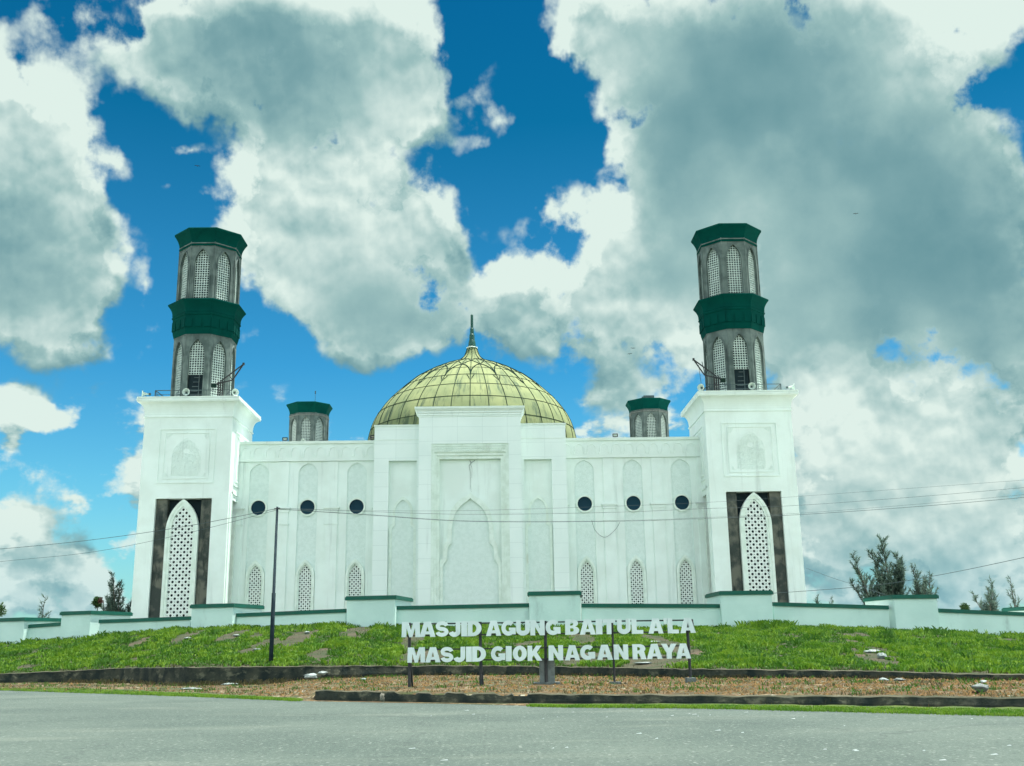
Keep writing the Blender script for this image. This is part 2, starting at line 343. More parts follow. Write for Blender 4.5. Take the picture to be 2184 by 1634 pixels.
def inside_arch(x, z, zs, za, hw):
    if abs(x) > hw: return False
    if z <= zs: return True
    s_ = (z-zs)/(za-zs)*math.sin(R_(60))
    if s_ >= math.sin(R_(60)): return False
    return abs(x) <= 2*hw*math.cos(math.asin(s_))-hw
def grille(mb, z0, zs, za, hw, cell, y, kinds, th=.08):
    nx = max(1, round(2*hw/cell)); cx_ = 2*hw/nx; nz = int((za-z0)/cell)+1
    for i in range(nx):
        for j in range(nz):
            x = -hw+(i+.5)*cx_; z = z0+(j+.5)*cell
            if inside_arch(x*.93, z-cell*.4, zs, za, hw): hole_cell(mb, x, z, cx_ if abs(cx_-cell) < .001 else cell*.5+cx_*.5, y, th, kinds[(i+j) % len(kinds)])

# --- minarets
RO = 3.35; AP = RO*math.cos(R_(22.5)); HW8 = RO*math.sin(R_(22.5))
def oct_faces(cx, cy):
    for k in range(8): yield k, T(cx, cy, 0, k*R_(45))
crown_prof = lambda z0, rb, rr, h: [(rb, z0), (rb+.03, z0+.18), (rb*.985, z0+.2)] + [(rb+(rr-rb)*(t_**2.2), z0+.2+(h-.35)*t_) for t_ in [i/10 for i in range(11)]] + [(rr, z0+h), (rr-.25, z0+h+.03)]
def minaret(cx, cy, ztop, tiers, dz_base):
    """tiers listed from the top: (z bottom, z top of shaft, arch base, spring, apex)"""
    mb = MB(); gr = []
    root = None
    zoff = ztop
    frames = MB(); backs = []
    for ti, (zb, zt, wz0, wzs, wza, hw) in enumerate(tiers):
        back = MB(); backs.append(back)
        for k, Mx in oct_faces(cx, cy):
            mb.M = frames.M = back.M = Mx
            mb.plate(rect(-HW8, HW8, zb, zt), [arch(0, wz0, wzs, wza, hw+.2)], -AP, .28)
            frames.band(arch(0, wz0, wzs+.0, wza+.16, hw+.36), arch(0, wz0, wzs, wza, hw+.2), -AP-.07, -AP+.05)
            if ti == 0:                                     # thin vertical pipes between the upper arches
                frames.box(HW8-.05, HW8+.05, -AP-.06, -AP+.02, zb, zt)
            frames.box(-HW8, HW8, -AP-.05, -AP-.001, zt-.5, zt-.42); frames.box(-HW8, HW8, -AP-.09, -AP-.001, zt-.22, zt-.1)
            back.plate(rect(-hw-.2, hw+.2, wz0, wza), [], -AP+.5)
    shaft = mb.build('minaret', M['concrete'], mosque)
    frames.build('arch_moulding', M['concrete'], shaft)
    for bk_ in backs: bk_.build('painted_dark_void', M['dark'], shaft)  # black plates paint the darkness inside the shaft
    return shaft
def place_grilles(shaft, cx, cy, tiers, opening):
    for (zb, zt, wz0, wzs, wza, hw) in tiers:
        base = MB(); grille(base, wz0, wzs, wza, hw+.19, .27, 0, (2, 0), .06); me = None
        op = None
        for k, Mx in oct_faces(cx, cy):
            if opening and k == 0 and zb < 33:
                b2 = MB(); b2.M = Mx @ T(0, -AP+.22, 0)
                z_ = 30.5; b0 = MB(); grille(b0, z_, wzs, wza, hw+.19, .27, 0, (2, 0), .06)
                b0.v = [tuple(b2.M @ Vector(v)) for v in b0.v]; b0.build('window_grille', M['lattice'], shaft)
                continue
            if me is None:
                o = base.build('window_grille', M['lattice'], shaft); me = o
            else:
                o = me.copy(); col.objects.link(o); o.parent = shaft
            o.matrix_parent_inverse = Matrix.Identity(4)
            o.matrix_local = Matrix.Translation(-Vector(mosque.location)*0) @ Mx @ T(0, -AP+.22, 0)
UT = (38.6, 45.6, 39.1, 42.9, 44.75, .62)
LT = (27.0, 35.4, 27.3, 32.6, 34.4, .62)
def front_minaret(sx):
    cx, cy = X0+sx*29.25, 112.5
    tiers = [UT, LT]
    sh = minaret(cx, cy, 47, tiers, 0)
    place_grilles(sh, cx, cy, tiers, True)
    c1 = MB(); c1.M = T(cx, cy, 0); c1.lathe([(3.0, 45.1), (3.42, 45.12), (3.46, 45.3), (3.4, 45.34)] + [(3.4+.6*(i/8)**2, 45.34+1.5*i/8) for i in range(9)] + [(4.02, 46.98), (3.98, 47.06), (3.7, 47.1)], 8, R_(22.5))
    c1.build('green_crown', M['green'], sh)
    c2 = MB(); c2.M = T(cx, cy, 0)
    c2.lathe([(3.2, 34.95), (3.42, 35.0), (3.55, 35.5), (3.60, 36.2), (3.63, 37.1), (3.72, 37.15), (3.74, 37.3), (3.66, 37.36), (3.70, 37.5), (3.70, 37.62)] + [(3.70+.5*(i/8)**1.9, 37.62+1.0*i/8) for i in range(9)] + [(4.24, 38.72), (4.2, 38.8), (3.1, 38.95)], 8, R_(22.5))
    g = c2.build('green_gallery', M['green'], sh)
    rf = MB()                                               # carved band on the gallery
    for k, Mx in oct_faces(cx, cy):
        rf.M = Mx
        for i in range(3):
            x = -1.0+i*1.0; rf.box(x-.36, x+.36, -3.40, -3.28, 35.75, 36.75)
    rf.build('gallery_relief', M['green'], sh)
    if True:
        ins = MB(); ins.M = T(cx, cy, 0)
        for i in range(5): ins.box(-.55+.08*i, .1+.08*i, -AP+.3+.02*i, -AP+.42, 28.2+.5*i, 28.28+.5*i)
        ins.box(.28, .36, -AP+.3, -AP+.4, 27, 30.6)
        ins.build('stair', M['rail'], sh)
for s_ in (-1, 1): front_minaret(s_)
def back_minaret(sx):
    cx, cy = X0+sx*29.25, 178.0
    tiers = [(22.0, 41.0, 33.5, 38.6, 40.2, .62)]
    sh = minaret(cx, cy, 43, tiers, 0); place_grilles(sh, cx, cy, tiers, False)
    c1 = MB(); c1.M = T(cx, cy, 0); c1.lathe([(3.0, 40.75), (3.42, 40.78), (3.46, 40.95), (3.4, 41.0)] + [(3.4+.6*(i/8)**2, 41.0+1.45*i/8) for i in range(9)] + [(4.02, 42.6), (3.98, 42.7), (3.7, 42.74)], 8, R_(22.5))
    c1.build('green_crown', M['green'], sh)
    lip = MB(); lip.M = T(cx, cy, 0); lip.lathe([(3.36, 40.45), (3.5, 40.5), (3.5, 40.7), (3.36, 40.74)], 8, R_(22.5), cap=False)
    lip.build('crown_moulding', M['plinth'], sh)
    rod = MB()
    if sx < 0: rod.M = T(cx, cy, 0); rod.tube([(.9, 0, 42.7), (.9, 0, 45.3)], .035, 5); rod.box(.82, .98, -.08, .08, 44.9, 45.4); rod.build('lightning_rod', M['rail'], sh)
    else: rod.M = T(cx, cy, 0); rod.box(-1.2, .6, -3.5, -3.2, 42.74, 43.15); rod.box(-1.5, -1.2, -3.5, -3.2, 42.74, 42.95); rod.build('roof_hatch', M['rail'], sh)
for s_ in (-1, 1): back_minaret(s_)

# --- towers
HB, ZT, HC, ZK = 4.56, 25.75, 5.31, 27.4
def sq_prof(mb, prof, cx, cy):
    mb.M = T(cx, cy, 0); mb.lathe([(h*math.sqrt(2), z) for h, z in prof], 4, R_(45))
def squiggle(mb, y, hw, zs, za, z0, seed):
    rnd = random.Random(seed); r = .026
    for j in range(int((za-z0)/.13)):
        z = z0+j*.13; x = -hw
        while x < hw:
            w = rnd.uniform(.07, .2)
            if inside_arch((x+w/2)*1.03, z+.05, zs, za, hw) and math.hypot(x+w/2, z-(za-1.3)) > .3:
                q = rnd.random()
                if q < .35: pts = [(x, y, z+.09), (x+w*.2, y, z), (x+w*.6, y, z-.03), (x+w, y, z+.03)]
                elif q < .7: pts = [(x, y, z), (x+w*.3, y, z+.07), (x+w*.7, y, z+.05), (x+w, y, z-.02)]
                else: pts = [(x+w*.5, y, z-.03), (x+w*.55, y, z+.1)]
                mb.tube(pts, r, 3)
            x += w+.02
def tower(sx):
    cx, cy = X0+sx*29.25, 112.5
    b = MB(); L = Matrix.Identity(4)
    for k in range(4):
        b.M = T(cx, cy, 0, k*R_(90))
        holes = [rect(-2.87, 2.87, BZ+.4, 17.0)] if k != 2 else []
        b.plate(rect(-HB, HB, BZ, ZT), holes, -HB, 1.15)
    b.M = T(cx, cy, 0); 
    tw = b.build('tower', M['white'], mosque)
    c = MB(); sq_prof(c, [(HB+.02, ZT-.3), (HB+.10, ZT-.28), (HB+.10, ZT-.12), (HB+.03, ZT-.08), (HB+.03, ZT)] + [(HB+.03+(.66)*(1-math.cos(R_(90)*i/9)), ZT+(1.3)*math.sin(R_(90)*i/9)**.95) for i in range(1, 10)] + [(HC-.02, ZK-.22), (HC, ZK-.2), (HC, ZK-.02), (HC-.06, ZK), (1.0, ZK+.02)], cx, cy)
    c.build('cornice', M['white'], tw)
    lip = MB(); sq_prof(lip, [(HC-.3, ZK-.0), (HC-.02, ZK+.03), (HC-.02, ZK+.17), (HC-.3, ZK+.2)], cx, cy); lip.build('roof_edge', M['trim'], tw)
    for k in range(4):
        if k == 2: continue
        if (k == 1 and sx > 0) or (k == 3 and sx < 0): pass
        Mx = T(cx, cy, 0, k*R_(90))
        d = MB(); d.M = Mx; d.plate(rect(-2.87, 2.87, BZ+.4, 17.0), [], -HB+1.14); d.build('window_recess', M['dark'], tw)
        p = MB(); p.M = Mx
        for s2 in (-1, 1):
            p.box(*sorted((s2*1.72, s2*2.865)), -HB+.35, -HB+1.12, BZ+.4, 16.98)
            for z in (4.2, 7.2, 10.6, 13.9): p.box(*sorted((s2*1.74, s2*2.86)), -HB+.33, -HB+.36, z, z+.05)
        p.build('concrete_panel', M['concrete2'], tw)
        fr = MB(); fr.M = Mx; zs, za = 13.6, 16.93
        fr.band(arch(0, BZ+.4, zs, za, 1.64, 14), arch(0, BZ+.4, zs, za-.35, 1.36, 14), -HB-.06, -HB+.5)
        fr.band(arch(0, BZ+.4, zs, za-.35, 1.36, 14), arch(0, BZ+.4, zs, za-.72, 1.12, 14), -HB+.02, -HB+.5)
        fr.build('window_surround', M['frame'], tw)
        gs = MB(); gs.M = Mx; grille(gs, BZ+.5, zs, za-.66, 1.15, .33, -HB+.12, (0, 1), .12); gs.build('window_screen', M['screen'], tw)
        rp = MB(); rp.M = Mx; y = -HB
        for (h, z0, z1, w, pr) in ((2.93, 18.55, 24.3, .14, .09), (2.35, 19.0, 23.85, .10, .07)):
            rp.box(-h, h, y-pr, y+.01, z1-w, z1); rp.box(-h, h, y-pr, y+.01, z0, z0+w)
            rp.box(-h, -h+w, y-pr, y+.01, z0+w, z1-w); rp.box(h-w, h, y-pr, y+.01, z0+w, z1-w)
        for s2 in (-1, 1):
            for z, dz in ((19.2, 1), (23.65, -1)):
                for i in range(4): rp.tube([(s2*2.15, y-.01, z+dz*.12*i), (s2*(2.15-.15-.1*(3-i)), y-.02, z+dz*(.1+.12*i)), (s2*(2.15-.12*(4-i)), y-.01, z)], .025, 4)
        squiggle(rp, y-.015, 1.45, 21.2, 23.2, 19.35, 5+k)
        rp.band(arch(0, 19.3, 21.3, 23.35, 1.5), arch(0, 19.3, 21.3, 23.27, 1.45), y-.03, y)
        rp.build('calligraphy_relief', M['white'], tw)
        # narrow vertical mouldings at the edges of the face
        ed = MB(); ed.M = Mx
        if k in (1, 3):
            for s2 in (-1, 1): ed.box(*sorted((s2*3.2, s2*3.34)), -HB-.09, -HB, BZ, 18.0); ed.box(*sorted((s2*3.7, s2*4.2)), -HB-.12, -HB, BZ, 17.6)
            ed.box(-3.34, 3.34, -HB-.09, -HB, 17.6, 17.75); ed.build('side_moulding', M['white'], tw)
    return tw
towers = [tower(s_) for s_ in (-1, 1)]

# --- wings between towers and the entrance block
YF = 111.75
def wing(sx):
    xs = [12.11, 17.30, 22.48]; xa, xb = 9.6, 24.75
    X = lambda x: X0+sx*x
    mb = MB(); hl = [[(X0+sx*px, pz) for px, pz in arch(x, BZ+.3, 20.1, 21.15, 1.03)] for x in xs]
    mb.plate([(X(xa), BZ), (X(xb), BZ), (X(xb), 23.5), (X(xa), 23.5)], hl, YF, .14)
    mb.box(min(X(xa), X(xb)), max(X(xa), X(xb)), YF+.7, YF+1.4, BZ, 23.45)
    w = mb.build('wing_wall', M['white'], mosque)
    bp = MB()
    for x in xs:
        bp.plate([(X0+sx*px, pz) for px, pz in arch(x, BZ+.3, 20.1, 21.15, 1.05)],
                 [[(X0+sx*px, pz) for px, pz in circle(x, 16.45, .8)], [(X0+sx*px, pz) for px, pz in arch(x, BZ+.9, 9.1, 10.55, .68)]], YF+.14, .35)
    bp.build('recessed_panel', M['relief'], w)
    for i, x in enumerate(xs):
        c = MB(); c.band(circle(X(x), 16.45, .95)+[circle(X(x), 16.45, .95)[0]], circle(X(x), 16.45, .77)+[circle(X(x), 16.45, .77)[0]], YF-.02, YF+.3)
        r_ = c.build('round_window', M['frame'], w)
        g = MB(); g.plate(circle(X(x), 16.45, .82), [], YF+.2); g.build('window_pane', M['navy'], w)
        f = MB(); f.band([(X0+sx*px, pz) for px, pz in arch(x, BZ+.5, 9.1, 10.95, .99)], [(X0+sx*px, pz) for px, pz in arch(x, BZ+.5, 9.1, 10.6, .76)], YF-.12, YF+.2)
        f.band([(X0+sx*px, pz) for px, pz in arch(x, BZ+.5, 9.1, 10.6, .76)], [(X0+sx*px, pz) for px, pz in arch(x, BZ+.5, 9.1, 10.42, .64)], YF+.0, YF+.3)
        f.build('window_surround', M['frame'], w)
        g = MB(); g.M = T(X(x), 0, 0); grille(g, BZ+.9, 9.1, 10.5, .66, .22, YF+.2, (0, 3), .05); g.build('window_grille', M['screen'], w)
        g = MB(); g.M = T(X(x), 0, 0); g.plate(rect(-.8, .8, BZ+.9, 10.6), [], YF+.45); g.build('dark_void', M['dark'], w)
    p = MB()
    for x in (9.6, 14.7, 19.9, 24.75):
        h = .62
        p.box(X(x)-h, X(x)+h, YF-.18, YF, BZ, 15.9); p.box(X(x)-.85, X(x)+.85, YF-.34, YF, 16.25, 16.45); p.box(X(x)-.72, X(x)+.72, YF-.24, YF, 15.9, 16.25)
        p.box(X(x)-.55, X(x)+.55, YF-.12, YF, 16.45, 21.3); p.box(X(x)-.7, X(x)+.7, YF-.24, YF, 14.6, 14.75)
    p.build('pilaster', M['white'], w)
    fz = MB(); a, b2 = sorted((X(xa), X(xb)))
    fz.box(a, b2, YF-.2, YF, 21.35, 23.2)
    x = a+.7
    while x < b2-.5:
        pts = [(x+.47*math.cos(R_(q)), YF-.21, 22.25+.62*math.sin(R_(q))) for q in range(0, 181, 15)]
        pts = [(x+.56, YF-.21, 21.75), (x+.47, YF-.21, 22.0)] + pts + [(x-.47, YF-.21, 22.0), (x-.56, YF-.21, 21.75)]
        fz.tube(pts, .075, 4); x += 1.34
    fz.build('frieze', M['white'], w)
    cp = MB(); cp.box(a, b2, YF-.34, YF+.5, 23.2, 23.5); cp.build('parapet_coping', M['trim'], w)
for s_ in (-1, 1): wing(s_)

# --- entrance block
YB, YP = 110.0, 108.7
blk = MB()
for sx in (-1, 1):
    o = [(X0+sx*5.2, BZ), (X0+sx*10.13, BZ), (X0+sx*10.13, 24.7), (X0+sx*5.2, 24.7)]
    blk.plate(o, [[(X0+sx*5.65, BZ+.2), (X0+sx*8.58, BZ+.2), (X0+sx*8.58, 21.0), (X0+sx*5.65, 21.0)]], YB, .5)
    a, b2 = sorted((X0+sx*10.13, X0+sx*9.9)); blk.box(a, b2, YB+.002, YF+1, BZ, 24.69)
blk.box(X0-10.1, X0+10.1, YF+.5, YF+1.6, 21, 24.7)
eb = blk.build('entrance_block', M['marble'], mosque)
for sx in (-1, 1):
    t_ = MB(); cx = 7.09
    def mir(pts): return [(X0+sx*(cx+px), pz) for px, pz in pts]
    inner = [(-1.13, BZ+.2), (-1.13, 13.9), (-1.0, 14.1), (-.8, 14.2)] + arch(0, 14.3, 15.7, 16.9, .8)[1:-1] + [(.8, 14.2), (1.0, 14.1), (1.13, 13.9), (1.13, BZ+.2)]
    outer = [(-1.42, BZ+.2), (-1.42, 13.95), (-1.3, 14.3), (-1.05, 14.4)] + arch(0, 14.3, 15.8, 17.25, 1.02)[1:-1] + [(1.05, 14.4), (1.3, 14.3), (1.42, 13.95), (1.42, BZ+.2)]
    t_.plate(rect(X0+sx*cx-1.55, X0+sx*cx+1.55, BZ, 21.1), [], YB+.5)
    t_.build('niche_back', M['white'], eb)
    n_ = MB(); n_.band(mir(outer), mir(inner), YB+.36, YB+.5); n_.build('niche_arch', M['frame'], eb)
    q = MB(); q.plate(mir(inner), [], YB+.485); q.build('niche_panel', M['relief'], eb)
    cp = MB(); a, b2 = sorted((X0+sx*5.34, X0+sx*10.2)); cp.box(a, b2, YB-.08, YB+.6, 24.7, 24.86); cp.box(a, b2, YB-.03, YB, 23.2, 23.27); cp.build('parapet_coping', M['trim'], eb)
pt = MB()
pt.plate(rect(X0-5.34, X0+5.34, BZ, 25.4), [rect(X0-4.04, X0+4.04, BZ+.1, 22.5)], YP, .12)
for sx in (-1, 1): a, b2 = sorted((X0+sx*5.34, X0+sx*5.0)); pt.box(a, b2, YP+.002, YB+1.5, BZ, 25.4)
pt.box(X0-5.3, X0+5.3, YB+.6, YB+1.6, 21, 25.5)
po = pt.build('entrance_portal', M['marble'], mosque)
fr = MB()
fr.plate(rect(X0-4.05, X0+4.05, BZ+.1, 22.52), [rect(X0-3.75, X0+3.75, BZ+.1, 21.6)], YP+.12, .12)
fr.plate(rect(X0-3.76, X0+3.76, BZ+.1, 21.62), [rect(X0-3.5, X0+3.5, BZ+.1, 21.3)], YP+.24, .14)
fr.plate(rect(X0-3.52, X0+3.52, BZ+.1, 21.32), [rect(X0-3.2, X0+3.2, BZ+.1, 20.95)], YP+.38, .45)
for z, st, w_ in ((21.98, .24, .08), (21.68, .19, .06)):
    x = X0-3.6
    while x < X0+3.6: fr.box(x-w_, x+w_, YP+.03, YP+.12, z, z+.22); x += st+.06
fr.box(X0-3.8, X0+3.8, YP+.04, YP+.12, 22.24, 22.34)
fr.build('portal_frame', M['frame'], po)
bk = MB(); bk.plate(rect(X0-3.3, X0+3.3, BZ, 21.0), [], YP+.83); bk.build('portal_back', M['white'], po)
ar = MB()
half = [(3.19, BZ+.1), (3.19, 10.1), (3.12, 10.45), (2.8, 10.75), (2.82, 11.5), (2.72, 12.1), (2.42, 12.5), (2.36, 13.2), (2.34, 14.0), (2.22, 14.9), (1.95, 15.7), (1.5, 16.35), (.95, 16.8), (.4, 17.08), (0, 17.4)]
hin = [(2.85, BZ+.1), (2.85, 9.9), (2.72, 10.15), (2.42, 10.5), (2.42, 11.3), (2.30, 11.85), (1.98, 12.2), (1.93, 13.1), (1.90, 13.9), (1.78, 14.7), (1.52, 15.35), (1.15, 15.9), (.7, 16.3), (.3, 16.55), (0, 16.85)]
ful = lambda hh: [(X0-x, z) for x, z in hh] + [(X0+x, z) for x, z in hh[-2::-1]]
ar.band(ful(half), ful(hin), YP+.56, YP+.83); ar.build('portal_arch', M['frame'], po)
pp = MB(); pp.plate(ful(hin), [], YP+.80); pp.build('portal_panel', M['relief'], po)
cr = MB()
prof = [(0, 25.38), (.06, 25.4), (.06, 25.5), (.12, 25.55), (.12, 25.72), (.2, 25.8), (.2, 25.95), (.36, 26.15), (.4, 26.2)]
for (d0, z0), (d1, z1) in zip(prof, prof[1:]):
    for a, b2 in (((X0-5.34-d0, YP-d0, z0), (X0+5.34+d0, YP-d0, z0)),): pass
    A = [(X0-5.34-d0, YB+2, z0), (X0-5.34-d0, YP-d0, z0), (X0+5.34+d0, YP-d0, z0), (X0+5.34+d0, YB+2, z0)]
    B = [(X0-5.34-d1, YB+2, z1), (X0-5.34-d1, YP-d1, z1), (X0+5.34+d1, YP-d1, z1), (X0+5.34+d1, YB+2, z1)]
    for i in range(3): cr.quad(A[i], A[i+1], B[i+1], B[i])
cr.build('portal_cornice', M['marble'], po)
lp = MB(); lp.box(X0-5.78, X0+5.78, YP-.44, YB+2.0, 26.2, 26.42); lp.build('portal_coping', M['trim'], po)
crk = MB()
crk.tube([(X0-.05, YP+.81, 20.9), (X0+.1, YP+.80, 20.55), (X0-.12, YP+.80, 20.3), (X0+.02, YP+.80, 19.5), (X0+.0, YP+.80, 18.3), (X0+.1, YP+.8, 17.5)], [.03, .04, .03, .015, .012, .01], 4)
crk.tube([(X0+.1, YP+.8, 20.6), (X0+.45, YP+.8, 20.8), (X0+.5, YP+.8, 20.9)], .03, 4); crk.tube([(X0+.05, YP+.8, 20.4), (X0+.2, YP+.8, 20.0), (X0+.15, YP+.8, 19.0)], [.02, .012, .01], 4)
crk.build('wall_crack', M['plinth'], po)

# --- hall body, roof
hb = MB(); hb.box(X0-25.5, X0+25.5, YF+1.4, 181, BZ, 23.2); hb.build('hall_body', M['white'], mosque)
for sx in (-1, 1):
    sw = MB(); a, b2 = sorted((X0+sx*25.5, X0+sx*32.0)); sw.box(a, b2, 117.2, 181.5, BZ, 22.5); sw.build('side_wing', M['white'], mosque)
dr = MB(); DX, DY = X0-.5, 145.3
dr.M = T(DX, DY, 0); dr.lathe([(14.4, 23), (14.4, 26.6), (14.6, 26.7), (14.6, 27.0)], 48); dr.build('dome_drum', M['white'], mosque)
rd = MB(); rd.box(X0-25.4, X0+25.4, YF+1.5, 180.9, 23.2, 23.26); rd.build('roof_deck', M['plinth'], mosque)
for sx in (-1, 1):
    rd = MB(); a, b2 = sorted((X0+sx*25.52, X0+sx*31.9)); rd.box(a, b2, 117.3, 181.4, 22.5, 22.56); rd.build('roof_deck', M['plinth'], mosque)
# --- dome
DP = [(r_*.985, z_) for r_, z_ in [(14.75, 27.0), (14.85, 28.5), (14.6, 30.4), (13.85, 32.6), (12.45, 34.7), (10.6, 36.55), (8.6, 38.25), (6.4, 39.6), (4.5, 40.5), (3.0, 41.05), (2.1, 41.35), (1.55, 41.75), (1.1, 42.3), (.82, 43.0), (.74, 43.3)]]
def cr_(p0, p1, p2, p3, t):
    return tuple(.5*((2*b)+(-a+c)*t+(2*a-5*b+4*c-d)*t*t+(-a+3*b-3*c+d)*t**3) for a, b, c, d in zip(p0, p1, p2, p3))
prof = []
for i in range(len(DP)-1):
    for k in range(4): prof.append(cr_(DP[max(i-1, 0)], DP[i], DP[i+1], DP[min(i+2, len(DP)-1)], k/4))
prof.append(DP[-1])
def rad_at(z):
    for (ra, za), (rb, zb) in zip(prof, prof[1:]):
        if za <= z <= zb: return ra+(rb-ra)*(z-za)/max(1e-6, zb-za)
    return prof[-1][0]
dm = MB(); dm.M = Matrix.Identity(4); dm.lathe(prof, 108, 0, (0, 0)); 
dome = dm.build('dome', M['dome'], None, True); dome.location = (DX, DY, 0)
dome.parent = mosque; dome.matrix_parent_inverse = Matrix.Translation(-Vector(mosque.location))
rb = MB()
def dpt(a, z, o=.02): r = rad_at(z)+o; return (r*math.sin(a), -r*math.cos(a), z)
zz = [27.2+(41.9-27.2)*i/26 for i in range(27)]
for k in range(36):
    top = 41.9 if k % 3 == 0 else 40.9
    rb.tube([dpt(R_(10*k), z) for z in zz if z <= top], .06, 4, False)
for k in range(12): rb.tube([dpt(R_(30*k), 41.3+2.0*i/8) for i in range(9)], .045, 4, False)
for z in (28.6, 30.9, 33.3, 35.3, 37.0, 38.4, 41.2): rb.tube([dpt(R_(a), z) for a in range(0, 361, 4)], .05, 4, False)
def aset(k0, k1, z0, z1, n=12, e=1.):
    rb.tube([dpt(R_(k0+(k1-k0)*(1-math.cos(math.pi/2*i/n))**e), z0+(z1-z0)*math.sin(math.pi/2*i/n)) for i in range(n+1)], .09, 4, False)
for k in range(18):
    a = 20*k; aset(a, a+10, 37.0, 39.1); aset(a, a-10, 37.0, 39.1)
    for s2 in (-1, 1): rb.tube([dpt(R_(a+10+s2*20*i/10), 39.1+1.95*(i/10)**.8) for i in range(11)], .08, 4, False)
    for s2 in (-1, 1):
        for q in range(3): rb.tube([dpt(R_(a+s2*(.5+.8*q)), 36.0+.3*q, .04), dpt(R_(a+s2*(1.3+.8*q)), 36.5+.28*q, .04)], [.02, .05], 4)
rbo = rb.build('dome_ribs', M['rib'], None); rbo.parent = dome
fn = MB(); fn.lathe([(.76, 42.6), (.7, 43.3), (.74, 43.35), (.74, 43.5), (.56, 43.55), (.52, 44.1), (.45, 44.5), (.4, 44.55), (.36, 45.4), (.28, 45.5), (.27, 46.3), (.2, 46.4), (.19, 48.35), (.1, 48.5)], 16)
fno = fn.build('finial', M['finial'], None, False); fno.parent = dome
rg = MB(); rg.lathe([(.7, 43.34), (.80, 43.38), (.80, 43.48), (.6, 43.56)], 20); rgo = rg.build('finial_ring', M['trim'], None); rgo.parent = dome

# ------------------------------------------------------------------ things on the roofs
def horn(loc, rz, label):
    o = empty('loudspeaker', loc); tag(o, label, 'loudspeaker', 'horn loudspeakers on the roofs')
    h = MB(); h.M = Matrix.Translation(loc) @ Matrix.Rotation(rz, 4, 'Z') @ Matrix.Translation((0, 0, .42)) @ Matrix.Rotation(R_(90), 4, 'X')
    h.lathe([(.07, -.3), (.1, -.1), (.16, .12), (.28, .3), (.37, .36), (.39, .39), (.36, .38), (.25, .28), (.12, .12)], 20, cap=False); h.build('horn', M['horn'], o, True)
    h2 = MB(); h2.M = h.M; h2.lathe([(.0, -.52), (.13, -.5), (.15, -.3), (.08, -.26)], 14); h2.lathe([(.0, .1), (.09, .12), (.09, .24), (.0, .28)], 12); h2.build('driver', M['rail'], o)
    s = MB(); s.M = Matrix.Translation(loc) @ Matrix.Rotation(rz, 4, 'Z'); s.box(-.04, .04, -.04, .04, 0, .4); s.box(-.15, .15, -.1, .1, 0, .03); s.build('bracket', M['rail'], o)
ZR = ZK+.22
horn((X0-33.9, 108.0, ZR), R_(-70), 'horn loudspeaker turned left, at the left corner of the left tower roof')
horn((X0-29.55, 107.7, ZR), R_(5), 'round white horn loudspeaker facing forward, in front of the left minaret')
horn((X0-24.7, 108.0, ZR), R_(35), 'horn loudspeaker at the right corner of the left tower roof, beside the crane arm')
horn((X0+24.6, 108.0, ZR), R_(-35), 'horn loudspeaker at the left corner of the right tower roof, below the crane arm')
horn((X0+29.75, 107.7, ZR), R_(-5), 'round white horn loudspeaker facing forward, in front of the right minaret')
horn((X0+34.0, 108.0, ZR), R_(75), 'horn loudspeaker turned right, at the right corner of the right tower roof')
horn((X0+24.6, 175.0, 36.3-1.1), R_(-5), 'small horn loudspeaker left of the distant right-hand minaret')
st = MB(); st.box(X0+24.5, X0+24.7, 174.9, 175.1, 23.2, 35.2)
tag(st.build('loudspeaker_mast', M['rail']), 'thin mast carrying the small loudspeaker beside the distant right minaret', 'mast')
horn((X0-29.4, 173.9, 36.3-1.0), R_(5), 'small horn loudspeaker before the distant left-hand minaret')
st = MB(); st.box(X0-29.5, X0-29.3, 173.8, 174.0, 23.2, 35.3)
tag(st.build('loudspeaker_mast', M['rail']), 'thin mast carrying the small loudspeaker before the distant left minaret', 'mast')
def railing(sx):
    cx = X0+sx*29.25; r = MB(); zt = ZR+.95
    x0, x1 = cx-3.9, cx+3.9; y0, y1 = 108.7, 116.3
    P = [(x0, y0), (x1, y0), (x1, y1), (x0, y1), (x0, y0)]
    for (a, b), (c, d) in zip(P, P[1:]): r.beam((a, b, zt), (c, d, zt), .07); r.beam((a, b, ZR+.5), (c, d, ZR+.5), .04)
    for a, b in P[:4]:
        r.beam((a, b, ZR), (a, b, zt), .08); r.beam((a, b, zt-.1), (a+(.6 if a < cx else -.6), b, ZR), .05)
    for a in (cx-1.5, cx+1.5): r.beam((a, y0, ZR), (a, y0, zt), .05)
    tag(r.build('roof_railing', M['rail']), f'thin metal railing round the foot of the {"left" if sx < 0 else "right"} minaret', 'railing')
railing(-1); railing(1)
